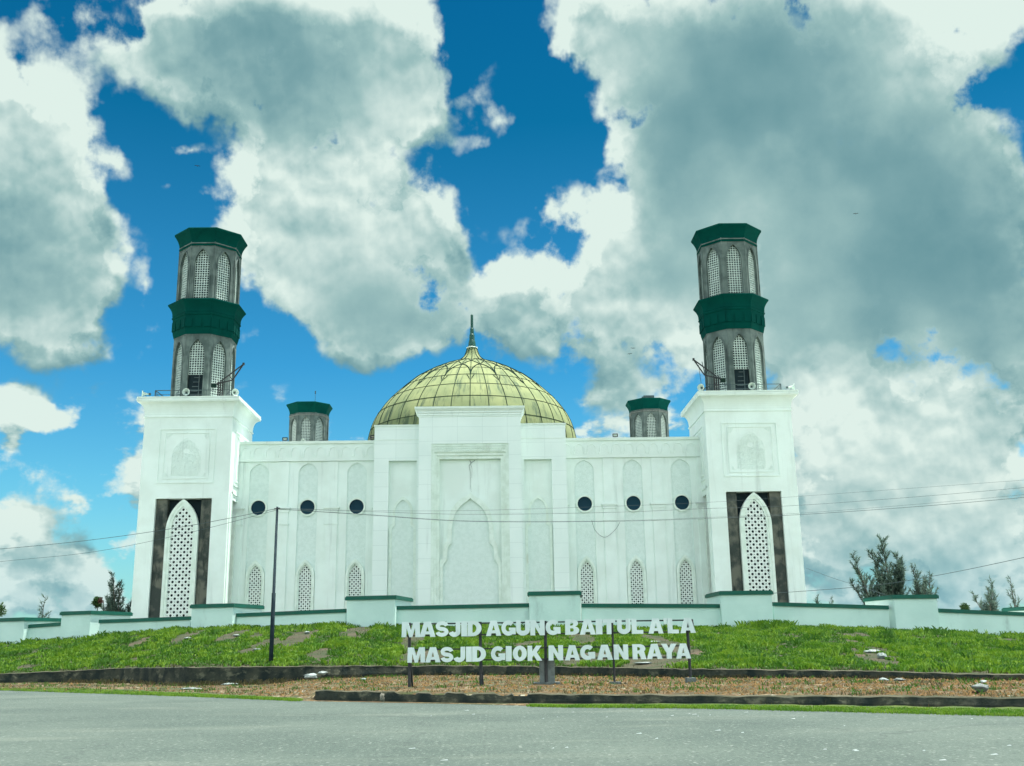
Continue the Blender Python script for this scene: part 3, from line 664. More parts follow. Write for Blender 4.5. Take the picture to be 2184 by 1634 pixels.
def crane(sx):
    s = -sx; bx = X0+sx*29.25+s*3.05; y = 108.2; o = empty('roof_crane', (bx, y, ZR))
    tag(o, f'black steel crane arm on the {"left" if sx < 0 else "right"} tower roof, reaching toward the dome', 'crane')
    m = MB(); z0 = ZR
    for dx in (-.22, .0, .22): m.beam((bx+dx, y, z0), (bx+dx, y, z0+1.75), .11)
    m.beam((bx-.3, y, z0+.8), (bx+.3, y, z0+.8), .08); m.build('mast', M['steel'], o)
    a = MB(); hd = (bx, y, z0+1.75); el_ = (bx+s*1.25, y-.1, z0+1.85); tip = (bx+s*2.35, y-.2, z0+3.55)
    a.beam((bx-s*.55, y, z0+1.45), el_, .12); a.beam(hd, tip, .11); a.beam(el_, tip, .11); a.beam((bx+s*.9, y, z0+2.35), el_, .07); a.box(tip[0]-.1, tip[0]+.1, y-.3, y-.1, tip[2]-.1, tip[2]+.15)
    a.build('jib', M['steel'], o)
    w = MB(); w.box(*sorted((bx-s*.95, bx-s*.45)), y-.2, y+.2, z0+1.1, z0+1.5); w.build('winch', M['rib'], o)
    if sx > 0: c = MB(); c.beam((tip[0]+.5, y-.2, tip[2]-.6), (tip[0]+.7, y-.2, z0+.5), .035); c.build('hoist_cable', M['rail'], o); c = MB(); c.beam((bx+s*1.4, y+.1, z0+3.4), (bx+s*.85, y+.1, z0), .07); c.build('stay', M['rail'], o)
crane(-1); crane(1)
def floodlight(x, label):
    o = empty('floodlight', (x, YF, 23.5)); tag(o, label, 'floodlight', 'small floodlights on the parapet')
    f = MB(); f.band(rect(x-.28, x+.28, 23.62, 23.98)+[(x-.28, 23.62)], rect(x-.2, x+.2, 23.69, 23.91)+[(x-.2, 23.69)], YF-.1, YF+.05); f.build('housing', M['steel'], o)
    g = MB(); g.plate(rect(x-.21, x+.21, 23.68, 23.92), [], YF-.02); g.build('glass', M['horn'], o)
    b = MB(); b.box(x-.03, x+.03, YF+.05, YF+.12, 23.5, 23.8); b.build('bracket', M['steel'], o)
floodlight(atY(608,937,YF).x, 'small floodlight on the left wing parapet, left of the distant minaret')
floodlight(atY(1312,929,YF).x, 'small floodlight on the right wing parapet, left of the distant minaret')
for (x, z_, r, lb, k_) in ((X0-10.5, 23.6, .3, 'black cable coil lying on the parapet beside the dome', 0),):
    c = MB()
    c.tube([(x+.35*math.cos(a*.7), YF+.1+.25*math.sin(a*.7), z_+.03*a) for a in range(18)], .07, 5); c.tube([(x+.6+.22*math.cos(a*.7), YF+.1+.2*math.sin(a*.7), z_+.02*a) for a in range(14)], .06, 5)
    tag(c.build('cable_coil', M['steel']), lb, 'cable')

# ------------------------------------------------------------------ ground, road, bank
def interp(tab, u):
    if u <= tab[0][0]: a, b = tab[0], tab[1]
    elif u >= tab[-1][0]: a, b = tab[-2], tab[-1]
    else:
        for a, b in zip(tab, tab[1:]):
            if a[0] <= u <= b[0]: break
    t_ = (u-a[0])/(b[0]-a[0]); return tuple(p+(q-p)*t_ for p, q in zip(a[1:], b[1:]))
ROADV = [(-300,1462),(0,1472),(400,1485),(672,1496),(1010,1502.5),(1200,1507.5),(1500,1510),(1700,1515),(2184,1527),(2600,1538)]
K1 = [(672,1494.5,1472),(1010,1500.5,1478),(1300,1502,1480.5),(1500,1504,1482),(1800,1507,1484),(2184,1512,1488),(2600,1518,1493)]
K2 = [(-300,1462,1440,.15),(0,1457,1437,.15),(130,1456,1431,.12),(250,1457,1425,.08),(400,1462,1423,.05),(560,1460,1421.5,.05),(650,1450,1421,.25),(870,1441,1419,.33),(1100,1440,1420,.35),(1300,1443,1423,.33),(1500,1447,1426,.3),(1800,1447,1430,.3),(2184,1453,1439,.3),(2600,1462,1450,.3)]
WBASE = [(-300,1385),(0,1374),(130,1364),(200,1357),(300,1349),(400,1341),(520,1338),(700,1334),(850,1336),(1130,1338),(1240,1338),(1530,1341),(1650,1336),(1900,1343),(2000,1347),(2100,1354),(2184,1357),(2600,1372)]
WC, WR = (14.0, 197.0), 125.0
def on_wall(u, v, off=0.):
    d = ray(u, v); dx, dy = d.x, d.y; R2 = WR+off
    a = dx*dx+dy*dy; b = -2*(dx*WC[0]+dy*WC[1]); c_ = WC[0]**2+WC[1]**2-R2*R2
    s_ = (-b-math.sqrt(max(0, b*b-4*a*c_)))/(2*a); return Vector((dx*s_, dy*s_, d.z*s_+EYE))
US = list(range(-300, 2601, 20))
def hz_(x, y, s, a): return noise.fractal(Vector((x*s, y*s, 3.3)), 1., 2., 4)*a
def k2pts(u):
    vb, vt, z = interp(K2, u); p = atZ(u, vb, z); q = ray(u, vt); k = p.y/q.y; return p, Vector((p.x, p.y, q.z*k+EYE))
def sheet(name, rows, m, kind='structure', lab=None, smooth=True):
    mb = MB(); n = len(rows[0]); idx = [mb.P(*r) for r in rows]
    for a, b in zip(idx, idx[1:]):
        for k in range(n-1): mb.f.append((a+k, a+k+1, b+k+1, b+k))
    o = mb.build(name, m, None, smooth); tag(o, kind=kind); return o
def asphalt():
    m = bpy.data.materials.new('asphalt'); m.use_nodes = True; t = NT(m.node_tree); b = m.node_tree.nodes['Principled BSDF']
    v = t.node('ShaderNodeTexCoord').outputs['Object']
    base = t.mix(t.ss(t.noise(v, .16, 6, .6), .35, .65), (.052,.076,.064), (.078,.106,.088))
    base = t.mix(t.ss(t.noise(t.vmath('MULTIPLY', v, (.25, 1.1, 1)), .5, 6, .65), .52, .7, 0, .5), base, (.13,.155,.125))
    base = t.mix(t.ss(t.noise(v, 9, 5, .85), .30, .50, .75, 0), base, (.035,.05,.045))
    base = t.mix(t.ss(t.noise(v, 13, 5, .9), .54, .66, 0, .9), base, (.21,.25,.215))
    base = t.mix(t.ss(t.noise(t.vmath('MULTIPLY', v, (1, .35, 1)), 6, 6, .9), .57, .68, 0, .8), base, (.24,.28,.24))
    base = t.mix(t.ss(t.noise(t.vmath('MULTIPLY', v, (1, .35, 1)), 7.3, 6, .9), .58, .68, 0, .7), base, (.035,.05,.045))
    for sc_, th_, lo_, cl_ in ((7.5, .17, .80, (.21,.245,.21)), (12., .22, .66, (.13,.16,.135)), (9.3, .22, .70, (.034,.050,.043))):
        vo = t.node('ShaderNodeTexVoronoi'); vo.inputs['Scale'].default_value = sc_; t.put(vo.inputs['Vector'], v)
        s_ = t.node('ShaderNodeSeparateColor'); t.put(s_.inputs[0], vo.outputs['Color'])
        base = t.mix(t.math('MULTIPLY', t.ss(vo.outputs['Distance'], th_, th_+.08, .9, 0), t.math('GREATER_THAN', s_.outputs[0], lo_)), base, cl_)
    cr = t.node('ShaderNodeTexVoronoi', feature='DISTANCE_TO_EDGE'); cr.inputs['Scale'].default_value = .11
    t.put(cr.inputs['Vector'], t.vmath('ADD', v, t.vmath('MULTIPLY', t.noisec(v, .8, 5, .7), (2.2, 2.2, 0))))
    base = t.mix(t.ss(cr.outputs['Distance'], 0, .006, .55, 0), base, (.04,.055,.05))
    t.put(b.inputs['Base Color'], base); b.inputs['Roughness'].default_value = .85; b.inputs['Specular IOR Level'].default_value = .25
    bn = t.node('ShaderNodeBump'); bn.inputs['Strength'].default_value = .5; bn.inputs['Distance'].default_value = .02
    t.put(bn.inputs['Height'], t.noise(v, 30, 4, .7)); t.put(b.inputs['Normal'], bn); return m
M['asphalt'] = asphalt()
M['earth'] = mat('ground_earth', (.13,.15,.08), (.09,.12,.05), .05, 6, .95)
M['bounce_floor'] = mat('bounce_paving', (.74,.72,.66), (.68,.66,.60), .3, 5, .7)  # pale tone chosen to throw light back onto the facade
M['soil'] = mat('bank_soil', (.055,.050,.030), (.026,.042,.014), .9, 8, .95, .6, 8, streak=((.085,.062,.04), .9, .55, .55, .56, .68))
def gravel_x(t, v, cc):
    vo = t.node('ShaderNodeTexVoronoi'); vo.inputs['Scale'].default_value = 9; t.put(vo.inputs['Vector'], v)
    s = t.node('ShaderNodeSeparateColor'); t.put(s.inputs[0], vo.outputs['Color'])
    st = t.ramp(s.outputs[0], [(0, (.035,.028,.015)), (.4, (.085,.060,.028)), (.75, (.14,.088,.036)), (.93, (.18,.15,.08)), (1, (.32,.33,.26))])
    cc = t.mix(t.ss(t.noise(v, .35, 5), .44, .60), st, cc)
    return t.mix(t.ss(t.noise(t.vmath('MULTIPLY', v, (.5, 1.6, 1)), .6, 5, .6), .48, .60, 0, .85), cc, (.036,.056,.018))
M['gravel'] = mat('verge_gravel', (.098,.058,.026), (.046,.042,.020), 2.2, 8, .95, .8, 9, extra=gravel_x)
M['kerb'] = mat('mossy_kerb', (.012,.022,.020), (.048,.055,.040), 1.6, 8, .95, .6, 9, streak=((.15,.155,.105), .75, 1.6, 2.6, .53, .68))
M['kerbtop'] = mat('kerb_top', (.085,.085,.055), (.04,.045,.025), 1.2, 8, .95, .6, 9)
M['algae'] = mat('verge_moss', (.065,.10,.014), (.03,.06,.012), 1.2, 8, .9, .5, 12, streak=((.09,.09,.05), .8, .7, .7, .55, .68))

# road: wide sheet; ground below and beyond
rp_ = [atZ(u, interp(ROADV, u)[0], 0.) for u in US]
L0 = rp_[0]+(rp_[0]-rp_[4]).normalized()*400; R0 = rp_[-1]+(rp_[-1]-rp_[-5]).normalized()*60
far = [L0]+rp_+[R0]
near = [Vector((p.x-20, -90, 0)) for p in far]
mid_ = [f_*.75+n_*.25 for f_, n_ in zip(far, near)]
for r in (far, mid_, near):
    for p in r: p.z = .0
sheet('road', [near, mid_, far], M['asphalt'])
gm = MB(); gm.quad((-3000, -1500, -.06), (3000, -1500, -.06), (3000, 4500, -.06), (-3000, 4500, -.06)); tag(gm.build('ground', M['earth']), kind='structure')

# verge between the road edge and the rear kerb
rows = []
NV = 26
for j in range(NV+1):
    row = []
    for u in US:
        a = atZ(u, interp(ROADV, u)[0], 0.); b, bt = k2pts(u); tt = j/NV
        has = u >= 672
        if has:
            vb, vt = interp(K1, u); kb = atZ(u, vb, 0.); z1 = interp(K1, u)
            zt = ray(u, vt); zt = zt.z*(kb.y/zt.y)+EYE; kt = kb + (b-kb).normalized()*.22; kt.z = zt-.05
            if j == 0: p = Vector((a.x, a.y, .004))
            elif j == 1: p = Vector((kb.x, kb.y, .012))
            elif j == 2: p = kt
            else:
                q = (j-2)/(NV-2); p = kt.lerp(b, q); p.z += .06*math.sin(math.pi*q)
        else:
            p = a.lerp(b, tt); p.z = .004+(b.z)*tt**1.5
            if 520 < u < 672: p.z += .20*math.sin(math.pi*min(1, tt*1.1))**1*(u-520)/152*(1 if tt < .9 else .5)
        amp = 0 if j < 3 else .045*min(1, (NV-j)/3+.3)
        p.z += abs(hz_(p.x, p.y, .9, amp))+hz_(p.x, p.y, 3., amp*.5)
        row.append(p)
    rows.append(row)
sheet('gravel_verge', rows, M['gravel'])
# moss strip along the road edge: left part and right part
def strip(u_a, u_b, w0, w1, nm):
    r1, r2 = [], []
    for u in range(u_a, u_b+1, 10):
        p = atZ(u, interp(ROADV, u)[0], 0.); k_ = (u-u_a)/(u_b-u_a); w = w0+(w1-w0)*k_
        v2 = interp(ROADV, u)[0]-w*(1+.12*math.sin(u*.05)+.1*random.random()); q = atZ(u, v2, .0)
        r1.append(Vector((p.x, p.y-.1-.15*random.random(), .022))); r2.append(Vector((q.x, q.y, .05)))
    sheet(nm, [r1, r2], M['algae'])
strip(-300, 640, 13, 3, 'moss_strip'); strip(1130, 2600, 1.5, 17, 'moss_strip')
# kerbs (structure): irregular tops, broken in places
def kerb(name, ulist, ptf, depth, broke=(), amp=.03):
    mb = MB(); rows_ = []
    for u in ulist:
        b, tp = ptf(u); dr_ = Vector((b.x, b.y, 0)).normalized()
        h = tp.z-b.z
        dn = sum(max(0, 1-abs(u-c_)/w_)*d_ for c_, w_, d_ in broke)
        z = tp.z - h*dn + noise.noise(Vector((b.x*2.2, b.y*2.2, 1)))*amp - abs(noise.noise(Vector((b.x*.7, 5, 1))))*amp*1.5
        w = noise.noise(Vector((b.x*3, 7, 2)))*.04
        rows_.append([Vector((b.x, b.y, b.z-.3)), Vector((b.x, b.y, b.z+.3*h))-dr_*(.03+w), Vector((b.x, b.y, b.z+.75*h))-dr_*w, Vector((b.x, b.y, z-.02)), Vector((b.x, b.y, z))+dr_*.04, Vector((b.x, b.y, z+.01))+dr_*depth, Vector((b.x, b.y, z-.4))+dr_*(depth+.02)])
    idx = [mb.P(*r) for r in rows_]
    for a, b in zip(idx, idx[1:]):
        for k in range(6): mb.f.append((a+k, a+k+1, b+k+1, b+k))
    mb.f.append(tuple(idx[0]+k for k in range(7)))
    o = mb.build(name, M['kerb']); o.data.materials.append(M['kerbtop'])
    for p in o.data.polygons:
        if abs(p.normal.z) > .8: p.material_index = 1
    tag(o, kind='structure'); return o
def k1pts(u):
    vb, vt = interp(K1, u); p = atZ(u, vb, 0.); q = ray(u, vt); return p, Vector((p.x, p.y, q.z*(p.y/q.y)+EYE))
kerb('front_kerb', [672+i*4 for i in range(483)], k1pts, .22, ((862,22,.5),(880,10,.6),(935,18,.75),(1000,10,.4),(1075,18,.35),(1105,12,.9),(1118,9,.8)), .03)
kerb('rear_kerb', [-300+i*8 for i in range(363)], k2pts, .3, ((880,40,.12),(1165,20,.4)), .03)

# bank rising to the boundary wall, then the plateau the mosque stands on
def wall_top(u):
    p = on_wall(u, interp(WBASE, u)[0], -.3); return p
rows = []; NB = 30
BANK = []
for j in range(NB+1):
    row = []
    for u in US:
        b, tp = k2pts(u); d_ = Vector((b.x, b.y, 0)).normalized()*.28; a = Vector((b.x, b.y, tp.z-.03))+d_; c_ = wall_top(u); q = j/NB
        p = a.lerp(c_, q); p.z = a.z+(c_.z-a.z)*(q*(1.0+.25*(1-q)))
        p.z += hz_(p.x, p.y, .35, .16)*math.sin(math.pi*q)
        row.append(p)
    rows.append(row)
BANK = rows
for dd, zz_ in ((1.5, 0.), (12., 0.), (100., .0)):
    rows.append([Vector((p.x+(WC[0]-p.x)/WR*dd, p.y+(WC[1]-p.y)/WR*dd, p.z*(1-min(1, dd/12))+2.8*min(1, dd/12))) for p in rows[NB]])
sheet('grass_bank', rows, M['soil'])
pl = MB(); pl.lathe([(124, 1.5), (124, 2.7), (0.01, 2.72)], 96, 0, WC); tag(pl.build('bounce_paving', M['bounce_floor']), kind='structure')  # unseen disc inside the wall, added to bounce sunlight onto the facade

# ------------------------------------------------------------------ boundary wall
bw = empty('boundary_wall', (14, 72, 2.5))
tag(bw, 'long white boundary wall with green copings and projecting piers on the grass bank', 'wall')
def coping(pts, w, h, parent, over=.12):
    pass
PIERS = [(-330,-250,1352,1352,1395),(-20,55,1318,1318,1375),(130,197,1304,1303,1362),(407,500,1289,1287,1339),(737,846,1272,1269.5,1334),(1125,1240,1261.5,1260.5,1338),(1533,1648,1260,1260,1341),(1902,2000,1268,1269,1347),(2225,2330,1290,1292,1362),(2520,2600,1320,1322,1375)]
SEGS = [(-250,0,1352,1338.5),(55,135,1333,1327),(213,407,1322,1314.5),(505,738,1308.5,1298.5),(846,1128,1292.8,1286.8),(1240,1535,1287.5,1288.5),(1648,1894,1284.5,1291.8),(2000,2227,1298,1308),(2325,2522,1322,1336)]
def zb_at(u): return wall_top(u).z-.8
for (ua, ub, va, vb, vbase) in PIERS:
    A = on_wall(ua, va, .5); B = on_wall(ub, vb, .5)
    if (B-A).length > 5: B = A+(B-A).normalized()*3.9
    zt = (A.z+B.z)/2; mid = (A+B)/2; tx = Vector((B.x-A.x, B.y-A.y, 0)).normalized(); rz = math.atan2(tx.y, tx.x); hw = (Vector((B.x-A.x, B.y-A.y, 0))).length/2-.1
    m_ = MB(); m_.M = T(mid.x, mid.y, 0, rz); zb = zb_at((ua+ub)/2)
    m_.box(-hw, hw, 0, 4.3, zb, zt-.27); pr = m_.build('pier', M['wall'], bw)
    c = MB(); c.M = m_.M; h = .11
    c.box(-hw-h, hw+h, -h, 4.3+h, zt-.27, zt-.06); c.box(-hw-h*.5, hw+h*.5, -h*.5, 4.3+h*.5, zt-.06, zt)
    c.build('coping', M['capgreen'], pr)
for (ua, ub, va, vb) in SEGS:
    n_ = max(2, int((ub-ua)/60)+1); m_ = MB(); c = MB(); prev = None
    for i in range(n_+1):
        u = ua+(ub-ua)*i/n_; v = va+(vb-va)*i/n_; p = on_wall(u, v, 0.); nx = Vector((p.x-WC[0], p.y-WC[1], 0)).normalized()
        cur = (p, nx, zb_at(u))
        if prev:
            q, ny, zq = prev
            def bx(mm, o0, o1, z0a, z1a, z0b, z1b):
                i0 = mm.P(q+ny*o0+Vector((0,0,z0a-q.z)), p+nx*o0+Vector((0,0,z0b-p.z)), p+nx*o1+Vector((0,0,z0b-p.z)), q+ny*o1+Vector((0,0,z0a-q.z)),
                          q+ny*o0+Vector((0,0,z1a-q.z)), p+nx*o0+Vector((0,0,z1b-p.z)), p+nx*o1+Vector((0,0,z1b-p.z)), q+ny*o1+Vector((0,0,z1a-q.z)))
                for f in ((4,5,6,7),(0,1,5,4),(2,3,7,6)): mm.f.append(tuple(i0+k for k in f))
                if i == 1: mm.f.append((i0, i0+4, i0+7, i0+3))
                if i == n_: mm.f.append((i0+1, i0+2, i0+6, i0+5))
                mm.f.append((i0+3, i0+2, i0+1, i0))
            bx(m_, 0, -.25, zq, q.z-.25, cur[2], p.z-.25); bx(c, .12, -.37, q.z-.25, q.z, p.z-.25, p.z)
        prev = cur
    s_o = m_.build('wall_panel', M['wall'], bw); c.build('coping', M['capgreen'], s_o)
# drain pipe stub and poster patches on the wall
pz = on_wall(205, 1335, .1)

# ------------------------------------------------------------------ letter sign
SY = 39.3
def stroke(path, w):
    L_, R__ = [], []
    n = len(path)
    for i, (x, z) in enumerate(path):
        a = path[max(i-1, 0)]; b = path[min(i+1, n-1)]; dx, dz = b[0]-a[0], b[1]-a[1]; l = math.hypot(dx, dz); nx, nz = -dz/l, dx/l
        L_.append((x+nx*w/2, z+nz*w/2)); R__.append((x-nx*w/2, z-nz*w/2))
    return L_+R__[::-1]
def arc(cx, cz, rx, rz, a0, a1, n=14): return [(cx+rx*math.cos(R_(a0+(a1-a0)*i/n)), cz+rz*math.sin(R_(a0+(a1-a0)*i/n))) for i in range(n+1)]
GL = {
 'M': (1.2, [([(0,0),(.02,1),(.42,1),(.6,.42),(.78,1),(1.18,1),(1.2,0),(.9,0),(.88,.62),(.70,0),(.50,0),(.32,.62),(.30,0)], [])]),
 'A': (1., [([(0,0),(.30,1),(.70,1),(1,0),(.68,0),(.64,.17),(.36,.17),(.32,0)], [[(.41,.36),(.5,.70),(.59,.36)]])]),
 'S': (.85, [(stroke(arc(.425,.69,.295,.19,5,270)+arc(.425,.31,.295,.19,90,-175)[1:], .25), [])]),
 'J': (.78, [(stroke([(.60,1),(.60,.36)]+arc(.36,.34,.24,.21,0,-165)[1:], .30), [])]),
 'I': (.36, [([(0,0),(0,1),(.36,1),(.36,0)], [])]),
 'D': (.92, [([(0,0),(0,1)]+arc(.36,.5,.56,.5,90,-90), [arc(.36,.5,.22,.27,-90,90)+[(.32,.77),(.32,.23)]])]),
 'G': (.95, [(stroke(arc(.47,.5,.33,.36,42,325,24), .28), []), ([(.5,.34),(.5,.52),(.95,.52),(.95,.08),(.76,.08),(.70,.34)], [])]),
 'U': (.92, [(stroke([(.16,1),(.16,.40)]+arc(.46,.38,.30,.23,180,360,16)+[(.76,.40),(.76,1)], .31), [])]),
 'N': (.96, [([(0,0),(0,1),(.33,1),(.64,.45),(.64,1),(.96,1),(.96,0),(.64,0),(.32,.55),(.32,0)], [])]),
 'B': (.9, [([(0,0),(0,1)]+arc(.48,.75,.36,.25,90,-62,8)+arc(.50,.28,.40,.28,50,-90,10), [[(.32,.60),(.32,.80)]+arc(.44,.70,.08,.10,90,-90,6), [(.32,.20),(.32,.42)]+arc(.46,.31,.10,.11,90,-90,6)])]),
 'T': (.85, [([(.27,0),(.27,.74),(0,.74),(0,1),(.85,1),(.85,.74),(.58,.74),(.58,0)], [])]),
 'L': (.76, [([(0,0),(0,1),(.33,1),(.33,.25),(.76,.25),(.76,0)], [])]),
 "'": (.3, [([(.08,.62),(0,1),(.3,1),(.22,.62)], [])]),
 'O': (.95, [(arc(.475,.5,.475,.51,0,352.5,47), [arc(.475,.5,.14,.27,0,345,23)])]),
 'K': (1., [([(0,0),(0,1),(.32,1),(.32,.62),(.60,1),(.97,1),(.63,.56),(1,0),(.64,0),(.42,.36),(.32,.24),(.32,0)], [])]),
 'R': (.92, [([(0,0),(0,1)]+arc(.48,.71,.40,.29,90,-40,10)+[(.92,0),(.58,0),(.44,.38),(.32,.38),(.32,0)], [[(.32,.58),(.32,.80)]+arc(.44,.69,.09,.11,90,-90,6)])]),
 'Y': (1., [([(.34,0),(.34,.40),(0,1),(.35,1),(.5,.66),(.65,1),(1,1),(.66,.40),(.66,0)], [])]),
}
ROW1 = [('M',857.4,896),('A',895.2,929),('S',929.3,956.8),('J',957.5,983.2),('I',984,996.5),('D',997.3,1026.8),('A',1036.5,1068.8),('G',1069.2,1099.7),('U',1100.5,1130.0),('N',1130.8,1161.5),('G',1163.4,1195),('B',1205,1234.7),('A',1236,1269.8),('I',1270.5,1284),('T',1285,1311.8),('U',1315.7,1344.5),('L',1346.8,1371),('A',1382.6,1414),("'",1414.5,1422.5),('L',1423.5,1446.5),('A',1450.3,1482.3)]
ROW2 = [('M',869.6,907),('A',907.6,939.6),('S',939.9,967.3),('J',967.8,993.2),('I',993.9,1006.3),('D',1007,1036.5),('G',1047,1077.4),('I',1078.5,1091),('O',1093.4,1123.3),('K',1125,1156),('N',1169.7,1200.5),('A',1204.4,1236.3),('G',1237,1268.7),('A',1272.9,1306.3),('N',1308.7,1339),('R',1348.7,1377.2),('A',1379,1411),('Y',1409.8,1442.5),('A',1441,1472.1)]
sgr = empty('letter_sign', (atY(1170, 1440, SY).x, SY, .3))
tag(sgr, 'two rows of large white capital letters on a black steel frame before the grass bank', 'sign')
z1t, z1b = atY(1170, 1322.2, SY).z, atY(1170, 1354.8, SY).z
z2t, z2b = atY(1170, 1376.8, SY).z, atY(1170, 1409, SY).z
rl = random.Random(3)
for rowi, (row, zt, zb) in enumerate(((ROW1, z1t, z1b), (ROW2, z2t, z2b))):
    for ch, ua, ub in row:
        vm = 1340 if rowi == 0 else 1392
        xa, xb = atY(ua, vm, SY).x, atY(ub, vm, SY).x; w_, polys = GL[ch]; m_ = MB()
        rot = rl.uniform(-.006, .006); yy = SY-.12+rl.uniform(-.02, .02)
        sx_, sz_ = (xb-xa)/w_, zt-zb
        for i, (o_, hs) in enumerate(polys):
            f_ = lambda P: [(xa+x*sx_+z*rot, zb+z*sz_+x*rot) for x, z in P]
            m_.plate(f_(o_), [f_(h_) for h_ in hs], yy-.004*i, .10, .10)
            m_.plate(f_(o_), [f_(h_) for h_ in hs], yy+.10+.003*i)
        m_.build('letter', M['letter'], sgr)
fm = MB(); zg = .28
def sx(u, v=1380): return atY(u, v, SY).x
xl, xr = sx(862), sx(1479)
for z in (z1t-.08, z1b+.05): fm.beam((xl, SY+.03, z), (xr, SY+.03, z), .05)
for z in (z2t-.08, z2b+.06): fm.beam((sx(874), SY+.03, z), (sx(1470), SY+.03, z), .05)
fm.build('frame_rail', M['steel'], sgr)
for u, du in ((874, 1.2), (1025, 1.0), (1163, 0), (1307, .6), (1468, 1.2)):
    p_ = MB(); w_ = .06 if u in (1307,) else .08
    p_.beam((sx(u, 1340), SY+.08, zg), (sx(u-du, 1340), SY+.08, z1t-.03), w_)
    if u in (874, 1025): p_.beam((sx(u+5), SY+.5, zg-.1), (sx(u+1), SY+.15, z2b), .06)
    p_.build('post', M['steel'], sgr)
rr = MB(); rr.beam((sx(1479), SY+.05, z1t-.05), (sx(1481), SY+.05, z1b+.1), .07); rr.build('end_bar', M['steel'], sgr)
pd = MB(); xa = sx(1166.5)
pd.box(xa-.27, xa+.27, SY+.14, SY+.5, 0, atY(1166, 1405, SY).z); pd.box(xa-.5, xa+.45, SY-.02, SY+.55, 0, .42); pd.build('concrete_footing', M['plinth'], sgr)
pd = MB(); xa = sx(1472.5, 1440); pd.box(xa-.16, xa+.16, SY-.25, SY+.25, 0.1, .50); pd.build('concrete_footing', M['plinth'], sgr)
pd = MB(); xa = sx(1312, 1440); pd.box(xa-.2, xa+.2, SY-.15, SY+.2, 0.1, .40); pd.build('concrete_footing', M['plinth'], sgr)

# ------------------------------------------------------------------ pole and wires
pb = atZ(576, 1455, .12); PY = pb.y; ptp = atY(591.5, 1081, PY)
pm = MB(); pm.tube([(pb.x, PY, -.2), (pb.x+(ptp.x-pb.x)*.46, PY, 4.6), (pb.x+(ptp.x-pb.x)*.46, PY, 4.62), (ptp.x, PY, ptp.z)], [.115, .105, .08, .06], 12)
PL = empty('utility_pole', (pb.x, PY, .1)); tag(PL, 'slim dark metal utility pole with a rusty foot left of the letter sign', 'pole')
pm.build('pole_shaft', M['pole'], PL, True)
pc = MB(); pc.tube([(ptp.x-.16, PY-.05, ptp.z-.12), (ptp.x+.16, PY-.05, ptp.z-.08)], .03, 6); pc.build('wire_hook', M['steel'], PL)
def wire(pts, Ys, r, label):
    n = len(pts); P = [atY(u, v, Y) for (u, v), Y in zip(pts, Ys)]; out_ = []
    for i in range(n-1):
        for k in range(8): out_.append(cr_(P[max(i-1, 0)], P[i], P[i+1], P[min(i+2, n-1)], k/8))
    out_.append(tuple(P[-1])); m_ = MB(); m_.tube(out_, r, 5)
    tag(m_.build('overhead_wire', M['rail']), label, 'wire', 'overhead wires')
wire([(-200,1185),(0,1171),(200,1151),(400,1122),(590,1085)], [60,59,58,PY+.5,PY], .013, 'upper thin wire running left from the top of the pole')
wire([(-200,1222),(0,1198),(200,1177),(400,1137),(590,1088)], [60,59,58,PY+.5,PY+.1], .009, 'lower thin wire running left from the top of the pole')
wire([(592,1086),(780,1098),(1000,1112),(1300,1112),(1500,1106),(1700,1098),(1950,1081),(2184,1061),(2400,1040)], [PY,PY,55,55,55,55,54,52,50], .011, 'lowest of the thin wires crossing before the mosque front')
wire([(592,1085),(780,1091),(1000,1097),(1300,1093),(1500,1085),(1700,1078),(1950,1060),(2184,1040),(2400,1020)], [PY,PY,56,56,56,56,55,53,51], .008, 'middle one of the thin wires crossing before the mosque front')
wire([(592,1084),(780,1089),(1000,1089),(1300,1080),(1500,1072),(1700,1059),(1950,1041),(2184,1024),(2400,1008)], [PY,PY,57,57,57,57,56,54,52], .006, 'highest and faintest wire crossing before the mosque front')
wire([(592,1086),(780,1097),(1000,1111),(1300,1111),(1500,1104),(1700,1095),(1950,1076),(2184,1055),(2400,1033)], [PY,PY,55.4,55.4,55.4,55.4,54.4,52.4,50.4], .006, 'faint wire just above the lowest one, parting from it toward the right')
wire([(1640,1266),(1850,1250),(2000,1227),(2184,1189),(2350,1150)], [104,90,82,75,70], .022, 'dark wire rising to the right above the casuarina trees')
wire([(1720,1212),(1780,1234),(1850,1256),(1950,1290)], [104,98,92,86], .018, 'short wire slanting down to the right behind the casuarina trees')
wire([(1262,1110),(1270,1132),(1290,1146),(1312,1130),(1322,1114)], [YF-.4]*5, .02, 'slack loop of cable hanging on the right wing wall')

# ------------------------------------------------------------------ plants
def leafmat(name, c1, c2, sc_=3.):
    m = bpy.data.materials.new(name); m.use_nodes = True; t = NT(m.node_tree); b = m.node_tree.nodes['Principled BSDF']
    v = t.node('ShaderNodeTexCoord').outputs['Object']
    cc = t.mix(t.ss(t.noise(v, sc_, 4, .7), .35, .65), c1, c2)
    t.put(b.inputs['Base Color'], cc); b.inputs['Roughness'].default_value = .6; b.inputs['Specular IOR Level'].default_value = .25
    tr = t.node('ShaderNodeBsdfTranslucent'); t.put(tr.inputs[0], cc); mx = t.node('ShaderNodeMixShader'); mx.inputs[0].default_value = .35
    o = m.node_tree.nodes['Material Output']; m.node_tree.links.new(b.outputs[0], mx.inputs[1]); m.node_tree.links.new(tr.outputs[0], mx.inputs[2]); m.node_tree.links.new(mx.outputs[0], o.inputs[0]); return m
M['needle'] = leafmat('casuarina_needles', (.065,.115,.092), (.10,.16,.12))
M['leaf'] = leafmat('leaves', (.02,.055,.02), (.05,.11,.03))
M['redleaf'] = leafmat('red_leaves', (.11,.045,.035), (.06,.04,.03))
M['grassA'] = leafmat('grass_blades', (.060,.165,.012), (.150,.265,.020), .9)
